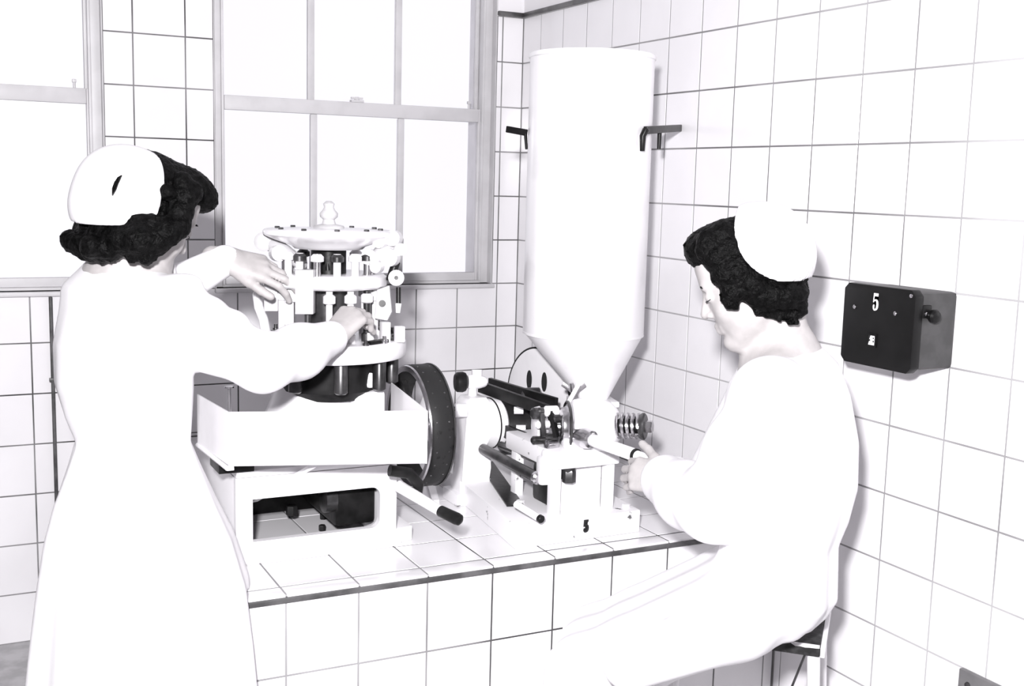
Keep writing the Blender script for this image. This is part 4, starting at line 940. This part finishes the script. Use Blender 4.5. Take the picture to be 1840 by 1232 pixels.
# ------------------------------------------------------------------ seated woman at the hopper machine
w2 = empty('person', at(1370, 1100, 2.24)*np.array([1, 1, 0]), 'seated woman in white coat and cap gripping the lever beside the hopper', 'person')
H2 = -50; f2 = np.array([math.sin(math.radians(H2)), math.cos(math.radians(H2)), 0]); l2v = np.array([-f2[1], f2[0], 0])     # left side faces the camera
C2 = at(1349, 506, 2.17); R2 = head_axes(-50, 22, 0)
nb2 = at(1408, 640, 2.20)
hip2 = at(1400, 1050, 2.28); hip2[2] = SZ+.115
sh2 = {1: nb2 + l2v*.165 + np.array([0, 0, -.05])+f2*.02, -1: nb2 - l2v*.165 + np.array([0, 0, -.05])+f2*.02}
e2, wr2 = at(1284, 905, 2.20), at(1197, 863, 2.39)
e2b, wr2b = at(1255, 905, 2.60), at(1215, 850, 2.66)
lo = np.array([-1.16, -2.30, -.01]); hi = np.array([-.06, -1.28, 1.50])
F = Field(lo, hi, .014, zones=[(C2-.125, C2+.125, .0034), (np.minimum(wr2, at(1135, 850, 2.46))-.07, np.maximum(wr2, at(1135, 850, 2.46))+.08, .0034)])
add_head(F, C2, R2)
F.cap(C2 + R2 @ np.array((-.030, 0, -.055)), nb2, .050, .055, k=.02)
F.cap(nb2, sh2[1], .055, .045, k=.03); F.cap(nb2, sh2[-1], .055, .045, k=.03)
F.cap(nb2-np.array([0, 0, .06]), hip2+np.array([0, 0, .10]), .085, .075, k=.05); F.cap(hip2+np.array([0, 0, .10]), hip2+np.array([0, 0, .02]), .070, .065, k=.05)
F.chain([sh2[1], e2, wr2], [.044, .036, .025], k=.02); F.chain([sh2[-1], e2b, wr2b], [.044, .036, .025], k=.02)
for s in (-1, 1):
    h0 = hip2 + l2v*.085*s; h0 = h0+f2*.06; k0 = h0 + f2*.31; k0[2] = .45; a0 = k0 + f2*.02; a0[2] = .09
    F.chain([h0, k0, a0], [.060, .046, .036], k=.02); F.cap(a0-np.array([0, 0, .04]), a0+f2*.12-np.array([0, 0, .06]), .034, .026, k=.02)
d2 = unit(at(1150, 852, 2.43)-wr2); n2 = -CF*.85+CU*.25+CR*.1; hand(F, wr2, d2, n2, np.cross(d2, n2), bend=(34, 58, 42), sc=.98, thumb=(.75, .65, -.10), tb=(6, 10))
db = unit(at(1150, 842, 2.70)-wr2b); hand(F, wr2b, db, n2*-1+CU, CU, bend=(40, 50, 40), sc=.9)
F.mesh('body', SKIN, w2); face_parts(C2, R2, w2)
F = Field(lo-.05, hi+.03, .0085)
rows = along([(606, 1372, 1452, 2.20, 1.0, 1.0), (622, 1356, 1478, 2.20, 1.1, 1.0), (650, 1330, 1506, 2.20, 1.45, 1.0), (700, 1310, 1524, 2.22, 1.5, 1.0), (780, 1296, 1537, 2.23, 1.35, 1.0), (860, 1296, 1534, 2.24, 1.25, 1.0), (920, 1300, 1518, 2.25, 1.25, 1.0), (965, 1302, 1500, 2.26, 1.35, 1.0),
              (1010, 1290, 1499, 2.27, 1.35, 1.0), (1060, 1280, 1498, 2.28, 1.3, 1.0), (1090, 1280, 1480, 2.28, 1.2, 1.0), (1120, 1280, 1450, 2.28, 1.1, 1.0)])
F.stack(rows, l2v, f2, k=.02, fold=.003, nf=7, ph=.3, fz=[(0, 1), (.8, 1), (.95, .6), (1.2, .0), (1.5, 0)])
zl = SZ+.002
for s in (-1, 0, 1):
    h0 = hip2 + l2v*.09*s + np.array([0, 0, -.035])+f2*.085; k0 = h0 + f2*.29; k0[2] = .455
    F.chain([h0, k0], [.086, .068], k=.03); k1 = k0 + f2*.02; k1[2] = .33; F.chain([k0, k1], [.068, .072], k=.03)
    kb_ = h0 + f2*.19; kb_[2] = .490; kb2 = kb_.copy(); kb2[2] = .40; F.chain([kb_, kb2], [.074, .072], k=.03)
F.cap(at(1330, 1125, 2.16), at(1130, 1190, 2.12), .06, .05, k=.04)
F.chain([nb2+l2v*.08+np.array([0, 0, -.04]), sh2[1], (sh2[1]+e2)/2-f2*.004, e2, (e2+wr2)/2+np.array([0, 0, -.008]), wr2], [.055, .066, .070, .070, .064, .054], k=.03)
F.chain([sh2[-1], e2b, wr2b], [.064, .058, .040], k=.03)
F.cap(nb2 + np.array([0, 0, -.012])+f2*.01, C2 + R2 @ np.array((-.03, 0, -.05)), .060, .062, k=.012, cut=True)
F.ell(nb2+f2*.055+np.array([0, 0, -.01]), (.05, .05, .045), None, k=.02, cut=True)
# the cloth hangs free below a line that falls from the back of the seat toward the knees
qa, qb = at(1432, 1148, 2.17), at(1300, 1225, 2.13); fa_, fb_ = float((qa-C0) @ f2), float((qb-C0) @ f2); kz_ = (qb[2]-qa[2])/(fb_-fa_)
sl_i, X, Y, Z = F.sub(lo-.05, hi+.03); fd = (X-C0[0])*f2[0]+(Y-C0[1])*f2[1]; zc = np.clip(qa[2]+kz_*(fd-fa_), .30, 1.0); zc = np.minimum(zc, SZ+.02)
F.mix(sl_i, (Z-zc).astype(np.float32), .01, cut=True)
# the seat top stays clear of the cloth
sl_i, X, Y, Z = F.sub(lo-.05, hi+.03)
pa = (X-C0[0])*u1_[0]+(Y-C0[1])*u1_[1]; pb_ = (X-C0[0])*u2_[0]+(Y-C0[1])*u2_[1]
dbox = np.maximum(np.maximum(np.maximum(-.02-pa, pa-SW-.02), np.maximum(-.02-pb_, pb_-SD_-.02)), Z-(SZ+.001)); dbox = np.maximum(dbox, -.2)
F.mix(sl_i, dbox.astype(np.float32), .004, cut=True)
F.mesh('coat', COAT, w2)
F = Field(C2-.20, C2+.20, .0050)
F.ell(C2 + R2 @ np.array((-.020, 0, .030)), (.104, .088, .094), R2, k=.01)
F.ell(C2 + R2 @ np.array((.030, 0, .086)), (.060, .068, .044), R2, k=.02); F.ell(C2 + R2 @ np.array((.066, 0, .088)), (.034, .058, .034), R2, k=.015)
LK = [(1275, 436, 25), (1300, 422, 26), (1268, 450, 19), (1290, 460, 30), (1315, 450, 35), (1303, 490, 28), (1330, 490, 35), (1318, 522, 24), (1316, 545, 12), (1350, 510, 34), (1360, 528, 26), (1385, 530, 31), (1410, 530, 31), (1428, 530, 24), (1438, 548, 14),
      (1400, 564, 10), (1376, 558, 11), (1417, 571, 7), (1431, 568, 8), (1444, 556, 8), (1440, 520, 13), (1364, 556, 12), (1390, 562, 13), (1408, 567, 10), (1425, 565, 11), (1440, 560, 10)]
locks(F, C2, R2, [(x, y, 2.105 if y < 550 else 2.11, r) for x, y, r in LK])
F.ell(C2 + R2 @ np.array((.083, 0, -.040)), (.072, .072, .086), R2, k=.008, cut=True)
locks(F, C2, R2, [(x, y, 2.10, r) for x, y, r in ((1311, 547, 10), (1322, 549, 8), (1303, 536, 9), (1402, 576, 5), (1420, 580, 5), (1433, 578, 5), (1448, 548, 6), (1451, 526, 5), (1380, 569, 5), (1360, 563, 5))], k=.002)
F.mesh('hair', HAIR, w2, disp=hair_disp())
F = Field(C2-.21, C2+.22, .0045)
cc = np.array((-.026, 0, .040)); tb_ = (at(1426, 399, 2.17), R2[:, 1], .106)
F.ell(C2 + R2 @ cc, (.110, .108, .104), R2, k=.01, tubec=tb_)
F.ell(C2 + R2 @ (cc+np.array((.0, 0, -.006))), (.101, .098, .097), R2, k=.004, cut=True)
F.mesh('cap', CAPM, w2)
